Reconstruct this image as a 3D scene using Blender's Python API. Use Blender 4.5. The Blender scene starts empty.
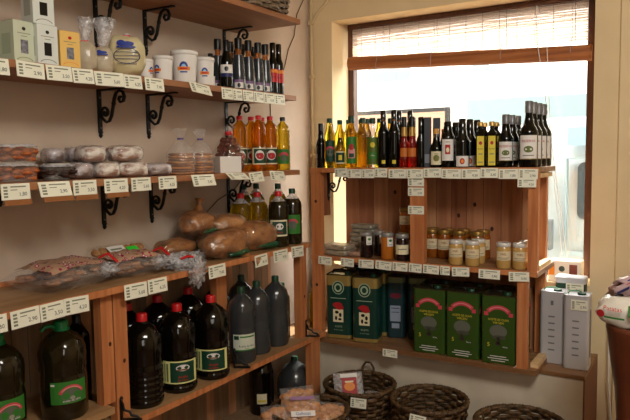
import bpy, bmesh, math, random
from mathutils import Vector, Matrix, noise
PI = math.pi
SC = bpy.context.scene
COL = SC.collection
random.seed(7)

# ------------------------------------------------------------------ camera
cam_d = bpy.data.cameras.new('camera'); cam = bpy.data.objects.new('camera', cam_d); COL.objects.link(cam)
CAM = Vector((0, 0, 1.5))
F, YAW, PIT, ROL = 647.8, 0.55323, 0.083224, -0.0145648
fw = Vector((-math.sin(YAW)*math.cos(PIT), math.cos(YAW)*math.cos(PIT), -math.sin(PIT)))
rt = Vector((math.cos(YAW), math.sin(YAW), 0)); up = rt.cross(fw)
r2 = rt*math.cos(ROL)+up*math.sin(ROL); u2 = -rt*math.sin(ROL)+up*math.cos(ROL)
cam.matrix_world = Matrix(((r2.x, u2.x, -fw.x, CAM.x), (r2.y, u2.y, -fw.y, CAM.y), (r2.z, u2.z, -fw.z, CAM.z), (0, 0, 0, 1)))
cam_d.sensor_width = 36; cam_d.lens = F/630*36; cam_d.clip_start = 0.05; cam_d.clip_end = 200
SC.camera = cam

# ------------------------------------------------------------------ world, lights, exposure
w = bpy.data.worlds.new('world'); SC.world = w; w.use_nodes = True
bg = w.node_tree.nodes['Background']; bg.inputs[0].default_value = (1.0, 0.985, 0.95, 1); bg.inputs[1].default_value = 7.0
SC.view_settings.view_transform = 'Standard'; SC.view_settings.look = 'None'
SC.view_settings.gamma = 1; SC.view_settings.use_curve_mapping = False
SC.view_settings.exposure = 0.12

def area(name, loc, target, sx, sy, power, color):
    d = bpy.data.lights.new(name, 'AREA'); d.shape = 'RECTANGLE'; d.size = sx; d.size_y = sy; d.energy = power; d.color = color
    o = bpy.data.objects.new(name, d); COL.objects.link(o); o.location = loc
    o.rotation_euler = (Vector(target)-Vector(loc)).to_track_quat('-Z', 'Y').to_euler(); return o
area('unseen_ceiling_fill', (0.35, 0.7, 2.62), (-0.7, 2.4, 0.9), 0.8, 0.5, 34, (1.0, 0.95, 0.86))  # added fill light under the ceiling, out of view; stands for no known fixture
area('unseen_side_fill', (1.45, -0.6, 1.6), (-1.6, 2.2, 1.2), 0.9, 1.6, 13, (1.0, 0.96, 0.90))  # second added fill, behind the camera at right; no doorway exists there
sun_d = bpy.data.lights.new('sun', 'SUN'); sun_d.energy = 12.0; sun_d.angle = math.radians(1.0); sun_d.color = (1.0, 0.93, 0.8)
sun = bpy.data.objects.new('sun', sun_d); COL.objects.link(sun)
sun.rotation_euler = Vector((-0.07, -0.90, -0.95)).to_track_quat('-Z', 'Y').to_euler()

# ------------------------------------------------------------------ materials
def lin(c):
    return tuple((x/12.92 if x <= 0.04045 else ((x+0.055)/1.055)**2.4) for x in (v/255 for v in c))
MATS = {}
def mat(name, rgb, rough=0.5, metal=0, coat=0, trans=0, ior=1.45, spec=0.5, emit=None):
    if name in MATS: return MATS[name]
    m = bpy.data.materials.new(name); m.use_nodes = True; b = m.node_tree.nodes['Principled BSDF']
    b.inputs['Base Color'].default_value = (*lin(rgb), 1); b.inputs['Roughness'].default_value = rough
    b.inputs['Metallic'].default_value = metal; b.inputs['Coat Weight'].default_value = coat
    b.inputs['Coat Roughness'].default_value = 0.08
    b.inputs['Transmission Weight'].default_value = trans; b.inputs['IOR'].default_value = ior
    b.inputs['Specular IOR Level'].default_value = spec
    MATS[name] = m; return m
def noisy(name, c1, c2, scale=(6, 6, 6), rough=0.5, detail=4, bump=0.0, coat=0, contrast=(0.35, 0.65), bscale=1.0):
    if name in MATS: return MATS[name]
    m = mat(name, c1, rough, coat=coat); nt = m.node_tree; b = nt.nodes['Principled BSDF']
    tc = nt.nodes.new('ShaderNodeTexCoord'); mp = nt.nodes.new('ShaderNodeMapping'); mp.inputs['Scale'].default_value = scale
    n = nt.nodes.new('ShaderNodeTexNoise'); n.inputs['Scale'].default_value = 1; n.inputs['Detail'].default_value = detail
    cr = nt.nodes.new('ShaderNodeValToRGB'); e = cr.color_ramp.elements
    e[0].position, e[1].position = contrast; e[0].color = (*lin(c1), 1); e[1].color = (*lin(c2), 1)
    L = nt.links.new
    L(tc.outputs['Object'], mp.inputs[0]); L(mp.outputs[0], n.inputs['Vector']); L(n.outputs[0], cr.inputs[0]); L(cr.outputs[0], b.inputs['Base Color'])
    if bump:
        bp = nt.nodes.new('ShaderNodeBump'); bp.inputs['Strength'].default_value = bump; bp.inputs['Distance'].default_value = 0.01*bscale
        L(n.outputs[0], bp.inputs['Height']); L(bp.outputs[0], b.inputs['Normal'])
    return m
def clear(name, rgb=(255, 255, 255), fac=0.25, rough=0.12, bump=0.6, scale=40, milky=0.0):
    """clear film / glass: part transparent, part glossy"""
    if name in MATS: return MATS[name]
    m = bpy.data.materials.new(name); m.use_nodes = True; nt = m.node_tree; nt.nodes.clear(); N = nt.nodes.new; L = nt.links.new
    out = N('ShaderNodeOutputMaterial'); mx = N('ShaderNodeMixShader'); tr = N('ShaderNodeBsdfTransparent')
    pr = N('ShaderNodeBsdfPrincipled'); pr.inputs['Base Color'].default_value = (*lin(rgb), 1); pr.inputs['Roughness'].default_value = rough
    pr.inputs['Metallic'].default_value = 1-milky
    tr.inputs[0].default_value = (*lin(tuple(min(255, 200+v*0.22) for v in rgb)), 1)
    mx.inputs[0].default_value = fac
    L(tr.outputs[0], mx.inputs[1]); L(pr.outputs[0], mx.inputs[2]); L(mx.outputs[0], out.inputs[0])
    if bump:
        n = N('ShaderNodeTexNoise'); n.inputs['Scale'].default_value = scale; n.inputs['Detail'].default_value = 3
        tc = N('ShaderNodeTexCoord'); L(tc.outputs['Object'], n.inputs['Vector'])
        cr = N('ShaderNodeMath'); cr.operation = 'MULTIPLY_ADD'; cr.inputs[1].default_value = fac*2.2; cr.inputs[2].default_value = -fac*0.1; cr.use_clamp = True
        L(n.outputs[0], cr.inputs[0]); L(cr.outputs[0], mx.inputs[0])
        bp = N('ShaderNodeBump'); bp.inputs['Strength'].default_value = bump; bp.inputs['Distance'].default_value = 0.01
        L(n.outputs[0], bp.inputs['Height']); L(bp.outputs[0], pr.inputs['Normal'])
    MATS[name] = m; return m

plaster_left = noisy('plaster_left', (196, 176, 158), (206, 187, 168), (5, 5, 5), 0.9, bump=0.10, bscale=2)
plaster_back = noisy('plaster_back', (234, 213, 172), (226, 204, 162), (4, 4, 4), 0.9, bump=0.1, bscale=2)
ledge_white = noisy('ledge_white', (224, 212, 190), (212, 199, 178), (6, 6, 6), 0.9, bump=0.12, bscale=2)
wood_shelf = noisy('wood_shelf', (174, 120, 80), (150, 98, 64), (30, 2.0, 30), 0.5, contrast=(0.3, 0.7), bump=0.03)
wood_edge = noisy('wood_edge', (172, 116, 74), (150, 96, 58), (40, 3, 40), 0.55)
wood_counter = noisy('wood_counter', (170, 134, 94), (148, 112, 74), (26, 2.0, 26), 0.45)
wood_counter_x = noisy('wood_counter_crosswise', (150, 112, 74), (122, 84, 54), (2.0, 26, 26), 0.45)
pine_post = noisy('pine_post', (204, 134, 84), (176, 106, 62), (45, 45, 3.0), 0.5, bump=0.03)
pine_red = noisy('pine_red', (182, 128, 92), (156, 102, 70), (30, 30, 2.2), 0.55, bump=0.03)
pine_red_b = noisy('pine_red_dark', (164, 108, 76), (140, 86, 58), (34, 34, 2.5), 0.55, bump=0.03)
pine_red_c = noisy('pine_red_light', (198, 146, 106), (170, 118, 82), (34, 34, 2.5), 0.55, bump=0.03)
knot = mat('knot', (62, 30, 20), 0.6)
plank_pale = noisy('plank_pale', (150, 120, 90), (126, 98, 72), (30, 30, 2), 0.6)
pine_light = noisy('pine_light', (226, 196, 150), (206, 170, 124), (4, 30, 30), 0.5)
groove = mat('groove', (48, 28, 18), 0.8)
frame_brown = noisy('frame_brown', (100, 62, 42), (78, 48, 32), (30, 30, 4), 0.4)
iron = mat('iron', (18, 17, 18), 0.45, 0.3)
tag_paper = mat('tag_paper', (240, 242, 224), 0.55, coat=0.2)
tag_ink = mat('tag_ink', (46, 46, 42), 0.7)
tag_bar = mat('tag_bar', (128, 132, 112), 0.7)
cardbrown = mat('cardbrown', (146, 92, 48), 0.7)
white = mat('white', (232, 230, 226), 0.45)
black = mat('black', (14, 14, 15), 0.35)
blackgloss = mat('blackgloss', (10, 11, 12), 0.12, coat=0.6)
red = mat('red', (196, 24, 30), 0.35)
red2 = mat('red_print', (176, 34, 40), 0.5)
green_dk = mat('green_dk', (14, 60, 40), 0.4)
green_cap = mat('green_cap', (24, 132, 74), 0.35)
green_label = mat('green_label', (52, 122, 44), 0.45)
green_bright = mat('green_bright', (40, 224, 60), 0.5)
deepgreen = mat('deepgreen', (16, 62, 44), 0.5)
cream = mat('cream', (232, 224, 188), 0.55)
yellow = mat('yellow', (222, 202, 60), 0.5)
gold = mat('gold', (168, 146, 84), 0.35, 0.4)
goldcap = mat('goldcap', (196, 160, 90), 0.35, 0.6)
pink = mat('pink', (204, 66, 84), 0.5)
pinkpale = mat('pinkpale', (222, 150, 152), 0.5)
blue = mat('blue', (38, 60, 150), 0.5)
blue_dk = mat('blue_dk', (28, 36, 92), 0.5)
orange = mat('orange', (236, 140, 40), 0.5)
greytree = mat('greytree', (96, 100, 88), 0.6)
trunkc = mat('trunkc', (50, 40, 34), 0.6)
oil_dark = mat('oil_dark', (9, 8, 6), 0.10, coat=0.3)
oil_darkgreen = noisy('oil_darkgreen', (34, 28, 10), (22, 19, 8), (4, 4, 4), 0.12, coat=0.4)
oil_grey = noisy('oil_grey', (60, 63, 65), (46, 49, 51), (6, 6, 2), 0.22, coat=0.3)
oil_amber = mat('oil_amber', (228, 146, 24), 0.04, trans=0.88, ior=1.35)
oil_gold = mat('oil_gold', (218, 184, 44), 0.04, trans=0.88, ior=1.35)
oil_honey = mat('oil_honey', (184, 138, 32), 0.05, trans=0.85, ior=1.35)
oil_gold2 = mat('oil_golden_dim', (206, 170, 14), 0.04, trans=0.9, ior=1.35)
oil_olive = mat('oil_olive', (150, 124, 10), 0.05, trans=0.8, ior=1.35)
oil_rose = mat('oil_rose', (196, 40, 24), 0.05, trans=0.75, ior=1.35)
glass_bot = clear('glass_bottle_clear', (235, 240, 238), 0.3, 0.08, 0, 10)
glass_dark = mat('glass_dark', (7, 9, 7), 0.07, coat=0.15, spec=0.4)
glass_neck = mat('glass_neck', (196, 120, 60), 0.1, trans=0.6)
glass_smoke = mat('glass_smoke', (46, 52, 58), 0.25, coat=0.3)
greycap = mat('greycap', (120, 120, 124), 0.35, 0.3)
honey = mat('honey', (170, 92, 22), 0.08, trans=0.35, coat=0.6)
honey_pale = mat('honey_pale', (196, 158, 92), 0.2, coat=0.6)
jam_dark = mat('jam_dark', (26, 12, 14), 0.1, coat=0.8)
jam_orange = mat('jam_orange', (186, 108, 34), 0.12, coat=0.6)
tin_green = mat('tin_green', (50, 80, 28), 0.26, coat=0.35)
tin_green_dk = mat('tin_green_dk', (12, 58, 50), 0.3, coat=0.4)
tin_blue_dk = mat('tin_blue_dk', (22, 54, 60), 0.35, coat=0.3)
tin_rim = mat('tin_rim', (92, 88, 62), 0.3, 0.8)
tin_silver = mat('tin_silver', (206, 210, 218), 0.35, 0.3)
tin_silver_dk = mat('tin_silver_dk', (120, 128, 140), 0.4, 0.4)
tin_maroon = mat('tin_maroon', (110, 30, 50), 0.4)
film = clear('film', (250, 250, 250), 0.16, 0.15, 0.8, 60, milky=0.65)
film_bread = clear('film_bread', (255, 250, 240), 0.10, 0.08, 1.0, 45, milky=0.2)
film_dense = clear('film_dense', (235, 236, 240), 0.42, 0.2, 1.0, 70, milky=0.8)
film_side = clear('clamshell', (240, 245, 240), 0.16, 0.08, 0.2, 30, milky=0.6)
pane = clear('pane', (250, 252, 255), 0.04, 0.03, 0)
bread = noisy('bread', (176, 118, 70), (116, 70, 38), (22, 22, 22), 0.3, bump=0.8, coat=0.5)
bread_b = noisy('bread_pale', (190, 134, 82), (134, 82, 44), (26, 26, 26), 0.3, bump=0.8, coat=0.5)
biscuit = noisy('biscuit', (218, 156, 90), (184, 116, 58), (40, 40, 40), 0.6, bump=0.3)
nutc = noisy('nutc', (196, 146, 92), (156, 104, 58), (60, 60, 60), 0.6)
pastry = noisy('pastry', (206, 116, 56), (150, 74, 34), (50, 50, 50), 0.5, bump=0.5)
pastry_dk = noisy('pastry_dk', (70, 44, 34), (36, 24, 20), (60, 60, 60), 0.5, bump=0.5)
figred = noisy('figred', (128, 58, 40), (80, 34, 26), (60, 60, 60), 0.4, bump=0.4)
cakewrap = noisy('cakewrap', (236, 230, 222), (140, 98, 76), (40, 18, 46), 0.35, coat=0.4, bump=0.6, contrast=(0.42, 0.6))
cakewrap_b = noisy('cakewrap_mauve', (200, 190, 194), (104, 80, 72), (44, 18, 40), 0.35, coat=0.4, bump=0.6, contrast=(0.42, 0.6))
flour = noisy('flour', (196, 184, 158), (176, 162, 136), (12, 12, 12), 0.5, coat=0.3)
flour_y = noisy('flour_yellow', (214, 202, 160), (196, 184, 140), (12, 12, 12), 0.5, coat=0.3)
nougat = noisy('nougat', (180, 166, 136), (134, 116, 86), (20, 20, 60), 0.4, coat=0.5)
wicker_dk = noisy('wicker_dk', (112, 84, 52), (50, 36, 22), (60, 60, 60), 0.5, bump=0.3)
wicker_grey = noisy('wicker_grey', (142, 122, 98), (98, 82, 64), (60, 60, 60), 0.6)
terracotta = noisy('terracotta', (120, 66, 40), (100, 52, 32), (6, 6, 6), 0.35, coat=0.2)
bamboo = noisy('bamboo', (176, 112, 66), (140, 80, 44), (2, 60, 60), 0.5)
def translucent(name, rgb, fac):
    m = bpy.data.materials.new(name); m.use_nodes = True; nt = m.node_tree; nt.nodes.clear(); N = nt.nodes.new; L = nt.links.new
    out = N('ShaderNodeOutputMaterial'); mx = N('ShaderNodeMixShader'); tr = N('ShaderNodeBsdfTranslucent'); df = N('ShaderNodeBsdfDiffuse')
    for s in (tr, df): s.inputs[0].default_value = (*lin(rgb), 1)
    mx.inputs[0].default_value = fac; L(df.outputs[0], mx.inputs[1]); L(tr.outputs[0], mx.inputs[2]); L(mx.outputs[0], out.inputs[0]); return m
slat_mat = translucent('bamboo_slat', (234, 220, 208), 0.75)
thread_mat = mat('thread', (170, 150, 150), 0.7)
# printed bag: dots of magenta and white on film
def dots(name, base, a, scale=38):
    m = mat(name, base, 0.25, coat=0.6); nt = m.node_tree; b = nt.nodes['Principled BSDF']; N = nt.nodes.new; L = nt.links.new
    tc = N('ShaderNodeTexCoord'); v = N('ShaderNodeTexVoronoi'); v.inputs['Scale'].default_value = scale
    cr = N('ShaderNodeValToRGB'); e = cr.color_ramp.elements; cr.color_ramp.interpolation = 'CONSTANT'
    e[0].position = 0; e[0].color = (*lin((236, 220, 222)), 1); e[1].position = 0.22; e[1].color = (*lin(a), 1)
    x = e.new(0.38); x.color = (*lin(base), 1)
    L(tc.outputs['Object'], v.inputs['Vector']); L(v.outputs['Distance'], cr.inputs[0]); L(cr.outputs[0], b.inputs['Base Color']); return m
dotprint = dots('dotprint', (186, 150, 124), (160, 30, 80), 55)

# ------------------------------------------------------------------ mesh builder
_txt = {}
def text_geo(s):
    if s in _txt: return _txt[s]
    c = bpy.data.curves.new('t', 'FONT'); c.body = s; c.align_x = 'CENTER'; c.align_y = 'CENTER'; c.size = 1; c.resolution_u = 2
    o = bpy.data.objects.new('t', c); COL.objects.link(o); bpy.context.view_layer.update()
    me = o.evaluated_get(bpy.context.evaluated_depsgraph_get()).to_mesh()
    v = [(p.co.x, p.co.y) for p in me.vertices]; f = [tuple(p.vertices) for p in me.polygons]
    o.to_mesh_clear(); bpy.data.objects.remove(o); bpy.data.curves.remove(c)
    w_ = max([p[0] for p in v])-min([p[0] for p in v]) if v else 1
    _txt[s] = (v, f, w_); return _txt[s]

class MB:
    def __init__(s): s.v = []; s.f = []; s.m = []; s.sm = []; s.mats = []
    def mi(s, m):
        if m not in s.mats: s.mats.append(m)
        return s.mats.index(m)
    def add(s, vs, fs, m, smooth=False, T=None):
        o = len(s.v); k = s.mi(m)
        s.v += [tuple(T @ Vector(p)) for p in vs] if T else [tuple(p) for p in vs]
        for f in fs: s.f.append(tuple(i+o for i in f)); s.m.append(k); s.sm.append(smooth)
        return s
    def box(s, x0, x1, y0, y1, z0, z1, m, T=None):
        v = [(x, y, z) for z in (z0, z1) for y in (y0, y1) for x in (x0, x1)]
        return s.add(v, [(0, 2, 3, 1), (4, 5, 7, 6), (0, 1, 5, 4), (2, 6, 7, 3), (0, 4, 6, 2), (1, 3, 7, 5)], m, False, T)
    def rings(s, loops, m, smooth=True, cap0=True, cap1=True, T=None):
        n = len(loops[0]); vs = [p for l in loops for p in l]; fs = []
        for i in range(len(loops)-1):
            for j in range(n): k = (j+1) % n; fs.append((i*n+j, i*n+k, (i+1)*n+k, (i+1)*n+j))
        s.add(vs, fs, m, smooth, T)
        if cap0: s.add(loops[0], [tuple(reversed(range(n)))], m, False, T)
        if cap1: s.add(loops[-1], [tuple(range(n))], m, False, T)
        return s
    def lathe(s, prof, m, n=20, c=(0, 0), T=None, ripple=None, cap0=True, cap1=True):
        loops = []
        for r, z in prof:
            l = []
            for j in range(n):
                a = 2*PI*j/n; rr = r*(1+(ripple(a, z) if ripple else 0)); l.append((c[0]+rr*math.cos(a), c[1]+rr*math.sin(a), z))
            loops.append(l)
        return s.rings(loops, m, True, cap0, cap1, T)
    def prism(s, w_, d, rad, prof, m, c=(0, 0), n=4, T=None):
        """rounded-rect section; prof = [(inset, z)]; x depth d, y width w_"""
        loops = []
        for ins, z in prof:
            l = []; hw, hd, r = w_/2-ins, d/2-ins, max(rad-ins, 0.0005)
            for q, (sx, sy) in enumerate(((1, 1), (-1, 1), (-1, -1), (1, -1))):
                for k in range(n+1):
                    a = PI/2*q+PI/2*k/n; l.append((c[0]+sx*(hd-r)+r*math.cos(a), c[1]+sy*(hw-r)+r*math.sin(a), z))
            loops.append(l)
        return s.rings(loops, m, False, True, True, T)
    def tube(s, pts, r, m, n=6, T=None, flat=1.0):
        pts = [Vector(p) for p in pts]; loops = []; prev = None
        for i, p in enumerate(pts):
            t = (pts[min(i+1, len(pts)-1)]-pts[max(i-1, 0)]).normalized()
            a = prev if prev else (Vector((0, 0, 1)) if abs(t.z) < 0.9 else Vector((0, 1, 0)))
            x = (a-t*a.dot(t)).normalized(); y = t.cross(x); prev = x
            rr = r[i] if isinstance(r, (list, tuple)) else r
            loops.append([tuple(p+x*rr*math.cos(2*PI*j/n)+y*rr*flat*math.sin(2*PI*j/n)) for j in range(n)])
        return s.rings(loops, m, True, True, True, T)
    def blob(s, c, r, m, amp=0.08, freq=3.0, seed=0, nu=20, nv=12, e=1.0, T=None, flatb=None, ridge=0.0):
        vs = []; fs = []
        for i in range(nv+1):
            ph = -PI/2+PI*i/nv
            for j in range(nu):
                th = 2*PI*j/nu
                f = lambda t: math.copysign(abs(t)**e, t)
                d = Vector((f(math.cos(ph))*f(math.cos(th)), f(math.cos(ph))*f(math.sin(th)), f(math.sin(ph))))
                k = 1+amp*noise.noise(d*freq+Vector((seed*7.3, seed*3.1, seed)))*2
                if ridge: k += ridge*(0.3-abs(noise.noise(Vector((d.x*freq*1.3+seed, d.y*freq*2.2, d.z*freq*1.6)))))
                p = Vector((c[0]+r[0]*d.x*k, c[1]+r[1]*d.y*k, c[2]+r[2]*d.z*k))
                if flatb is not None and p.z < flatb: p.z = flatb
                vs.append(tuple(p))
        for i in range(nv):
            for j in range(nu): q = (j+1) % nu; fs.append((i*nu+j, i*nu+q, (i+1)*nu+q, (i+1)*nu+j))
        return s.add(vs, fs, m, True, T)
    def mesh(s, name, bevel=0.0):
        me = bpy.data.meshes.new(name); me.from_pydata(s.v, [], s.f)
        for m in s.mats: me.materials.append(m)
        me.polygons.foreach_set('material_index', s.m); me.polygons.foreach_set('use_smooth', s.sm); me.update()
        if bevel:
            bm = bmesh.new(); bm.from_mesh(me); bmesh.ops.remove_doubles(bm, verts=bm.verts, dist=1e-6)
            es = [e for e in bm.edges if len(e.link_faces) == 2 and e.calc_face_angle(0) > 0.6]
            bmesh.ops.bevel(bm, geom=es, offset=bevel, segments=2, profile=0.5, affect='EDGES'); bm.to_mesh(me); bm.free()
        return me

class Art:
    """flat print laid on a flat or round face; u right, v up as seen from the front (+X local side faces viewer)"""
    def __init__(s, mb, kind, **k): s.mb = mb; s.kind = kind; s.k = k; s.off = 0.0004
    def P(s, u, v, l):
        o = s.off*(l+1); k = s.k
        if s.kind == 'cyl':
            r = k['r']+o; a = u/k['r']; return (r*math.cos(a), r*math.sin(a), k.get('z', 0)+v)
        if s.kind == 'x': return (k['x']+o, k.get('y', 0)+u, k.get('z', 0)+v)      # faces +x, u = +y
        if s.kind == '-y': return (k.get('x', 0)+u, k['y']-o, k.get('z', 0)+v)
        if s.kind == 'z': return (k.get('x', 0)-v, k.get('y', 0)+u, k['z']+o)
        if s.kind == 'f': return k['f'](u, v, o)
    def rect(s, u0, v0, u1, v1, m, l=0, n=None):
        n = n or (max(1, int((u1-u0)/s.k['r']*6)) if s.kind == 'cyl' else (6 if s.kind == 'f' else 1))
        q = 5 if s.kind == 'f' else 1
        vs = []
        for j in range(q+1):
            for i in range(n+1): vs.append(s.P(u0+(u1-u0)*i/n, v0+(v1-v0)*j/q, l))
        fs = [(j*(n+1)+i, j*(n+1)+i+1, (j+1)*(n+1)+i+1, (j+1)*(n+1)+i) for j in range(q) for i in range(n)]
        s.mb.add(vs, fs, m); return s
    def ell(s, cu, cv, ru, rv, m, l=0, n=16, a0=0, a1=2*PI):
        vs = [s.P(cu, cv, l)]+[s.P(cu+ru*math.cos(a0+(a1-a0)*i/n), cv+rv*math.sin(a0+(a1-a0)*i/n), l) for i in range(n+1)]
        s.mb.add(vs, [(0, i+1, i+2) for i in range(n)], m); return s
    def arc(s, cu, cv, r0, r1, m, l=0, a0=0.3, a1=2.84, n=12, sq=1.0):
        vs = []
        for i in range(n+1):
            a = a0+(a1-a0)*i/n
            for r in (r0, r1): vs.append(s.P(cu+r*math.cos(a), cv+r*sq*math.sin(a), l))
        s.mb.add(vs, [(2*i, 2*i+1, 2*i+3, 2*i+2) for i in range(n)], m); return s
    def text(s, t, cu, cv, h, m, l=1, wmax=None):
        v, f, w_ = text_geo(t); k = h/0.72; kx = k
        if wmax and w_*k > wmax: kx = wmax/w_
        s.mb.add([s.P(cu+x*kx, cv+y*k, l) for x, y in v], f, m); return s

# ------------------------------------------------------------------ objects
def props(o, label=None, cat=None, group=None, kind=None):
    if label: o['label'] = label
    if cat: o['category'] = cat
    if group: o['group'] = group
    if kind: o['kind'] = kind
    return o
def link(name, me, parent=None, loc=None, rz=0):
    o = bpy.data.objects.new(name, me); COL.objects.link(o)
    if parent: o.parent = parent
    if loc: o.location = loc
    o.rotation_euler.z = rz
    return o
def struct(name, mb, bevel=0): return props(link(name, mb.mesh(name, bevel)), kind='structure')
def single(name, mb, label, cat, loc=None, rz=0, group=None, bevel=0): return props(link(name, mb.mesh(name, bevel), None, loc, rz), label, cat, group)
def thing(name, label, cat, loc, rz=0, group=None): return props(link(name, None, None, loc, rz), label, cat, group)
def part(name, mb, parent, bevel=0, label=None): return props(link(name, mb.mesh(name, bevel), parent), label)
PROTO = {}
def proto(key, fn):
    """fn returns a list of (part name, mesh, parent index or None, label)"""
    if key not in PROTO: PROTO[key] = fn()
    return PROTO[key]
def inst(plist, name, label, cat, loc, rz=0, group=None, tilt=None):
    t = thing(name, label, cat, loc, rz, group); made = []
    if tilt: t.rotation_euler = (tilt[0], tilt[1], rz)
    for nm, me, par, lb in plist:
        o = link(nm, me, t if par is None else made[par]); props(o, lb); made.append(o)
    return t
def face(x, y): return math.atan2(CAM.y-y, CAM.x-x)   # turned toward the shop's open floor
ORD = ['first', 'second', 'third', 'fourth', 'fifth', 'sixth', 'seventh', 'eighth', 'ninth', 'tenth', 'eleventh', 'twelfth', 'thirteenth', 'fourteenth']

# ================================================================== SETTING
struct('floor', MB().box(-2.3, 1.8, -1.8, 3.5, -0.1, 0, noisy('floor_tile', (140, 96, 70), (120, 80, 58), (4, 4, 4), 0.4)))
struct('ceiling', MB().box(-2.3, 1.8, -1.8, 3.6, 2.75, 2.85, plaster_back))
struct('wall_left', MB().box(-2.2, -2.0, -1.8, 3.45, 0, 2.75, plaster_left))
struct('wall_right', MB().box(1.6, 1.8, -1.8, 3.45, 0, 2.75, plaster_back))
struct('wall_rear', MB().box(-2.0, 1.6, -1.8, -1.6, 0, 2.75, plaster_back))
WL, WR, WB, WT = -1.85, -0.48, 0.88, 2.25
m = MB(); m.box(-2.0, WL, 3.2, 3.45, 0, 2.75, plaster_back); m.box(WR, 1.6, 3.2, 3.45, 0, 2.75, plaster_back)
m.box(WL, WR, 3.2, 3.45, WT, 2.75, plaster_back); m.box(WL, WR, 3.2, 3.45, 0, WB, plaster_back)
struct('wall_back', m)
struct('trim_1', MB().box(-0.372, 0.1, 3.185, 3.2, 0, 2.75, plaster_back), 0.003)
m = MB(); m.box(-2.0, -0.444, 2.85, 3.2, 0, 0.545, ledge_white); struct('trim_2', m)
m = MB(); m.box(-2.0, -0.438, 2.842, 3.2, 0.545, 0.56, wood_counter_x); m.box(-0.444, -0.438, 2.85, 3.2, 0, 0.545, mat('ledge_side', (130, 86, 66), 0.6)); struct('trim_3', m)
# window: frame + pane
m = MB()
m.box(WL+0.0, WL+0.035, 3.39, 3.44, WB, WT, frame_brown); m.box(WR-0.06, WR, 3.39, 3.44, WB, WT, frame_brown)
m.box(WL+0.035, WR-0.06, 3.39, 3.44, WT-0.05, WT, frame_brown); m.box(WL+0.035, WR-0.06, 3.39, 3.44, WB, WB+0.03, frame_brown)
wf = thing('window_1', None, None, (0, 0, 0)); wf['kind'] = 'structure'
part('window_frame', m, wf); part('window_pane', MB().box(WL+0.035, WR-0.06, 3.412, 3.416, WB+0.03, WT-0.05, pane), wf)

# bamboo blind
b = thing('bamboo_blind', 'bamboo roller blind half rolled up across the top of the shop window', 'blind', (-1.14, 3.33, 2.2))
bi = b.location
def off(mb):
    mb.v = [(x-bi.x, y-bi.y, z-bi.z) for x, y, z in mb.v]; return mb
m = MB(); random.seed(3)
z = 2.235
while z > 2.03:
    h = random.uniform(0.0035, 0.006); n = 12; x0 = WL+0.04; x1 = WR-0.055
    ys = [3.372+random.uniform(-0.001, 0.001) for _ in range(n+1)]; dz = [random.uniform(-0.0012, 0.0012) for _ in range(n+1)]
    vs = []
    for i in range(n+1):
        x = x0+(x1-x0)*i/n
        vs += [(x, ys[i], z+dz[i]), (x, ys[i]+0.0015, z+dz[i]), (x, ys[i]+0.0015, z-h+dz[i]), (x, ys[i], z-h+dz[i])]
    fs = [(4*i+k, 4*i+(k+1) % 4, 4*i+4+(k+1) % 4, 4*i+4+k) for i in range(n) for k in range(4)]
    m.add(vs, fs, slat_mat); z -= h+random.uniform(0.0002, 0.0011)
part('slats', off(m), b)
m = MB(); loops = []
for i in range(25):
    x = WL+0.045+(WR-WL-0.075)*i/24; r = 0.037+0.003*noise.noise(Vector((i*0.4, 0, 0)))
    zc = 2.026-0.062*((x-WL)/(WR-WL))
    loops.append([(x, 3.32+0.72*r*math.cos(2*PI*j/16), zc+r*math.sin(2*PI*j/16)*(1.0+0.05*(j % 2))) for j in range(16)])
m.rings(loops, bamboo); part('rolled_bamboo', off(m), b)
m = MB()
for k, x in enumerate([WL+0.1+0.088*i for i in range(14)]):
    m.tube([(x, 3.368, 2.24), (x, 3.368, 2.03)], 0.0012, thread_mat, 4)
for x in (-1.62, -1.30, -0.93, -0.60):
    m.tube([(x, 3.29, 1.97), (x, 3.286, 2.0), (x+0.003, 3.295, 2.04)], 0.002, thread_mat, 4); m.tube([(x+0.008, 3.366, 2.03), (x+0.008, 3.366, 2.24)], 0.0015, thread_mat, 4)
part('threads', off(m), b)
part('top_rail', off(MB().box(WL+0.02, WR-0.03, 3.35, 3.388, 2.225, 2.248, frame_brown)), b)
m = MB(); m.tube([(-0.77, 3.345, 2.22), (-0.75, 3.275, 2.03), (-0.72, 3.285, 1.85), (-0.66, 3.30, 1.4), (-0.60, 3.30, 0.99)], 0.0022, white, 5)
m.tube([(-0.70, 3.26, 2.0), (-0.68, 3.30, 1.5), (-0.625, 3.31, 1.0)], 0.0018, white, 5)
part('pull_cord', off(m), b)

# corner conduit and wall wire
m = MB(); m.tube([(-1.975, 3.186, 0.57), (-1.975, 3.186, 2.74)], 0.009, mat('conduit', (214, 192, 150), 0.6), 8)
m.tube([(-1.975, 3.186, 2.24), (-1.94, 3.19, 2.30), (-1.86, 3.19, 2.37), (-1.70, 3.19, 2.48)], 0.008, mat('conduit', (0, 0, 0)), 8)
for zz in (2.25, 1.95, 1.5): m.box(-1.989, -1.961, 3.172, 3.199, zz-0.01, zz+0.01, mat('conduit', (0, 0, 0)))
single('cable_conduit', m, 'cream cable conduit running up the corner left of the window', 'conduit')
wp = [(-1.996, 3.16, 2.40), (-1.996, 3.07, 2.28), (-1.996, 3.04, 2.16), (-1.996, 2.98, 2.08), (-1.996, 2.94, 1.98), (-1.996, 2.85, 1.85), (-1.996, 2.80, 1.78), (-1.996, 2.80, 1.66), (-1.996, 2.70, 1.5), (-1.996, 2.60, 1.43), (-1.996, 2.48, 1.34), (-1.996, 2.36, 1.30), (-1.996, 2.28, 1.25)]
single('electric_wire', MB().tube(wp, 0.0028, mat('wire', (92, 68, 44), 0.6), 5), 'thin brown wire wandering down the left wall near the corner', 'wire')
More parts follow.
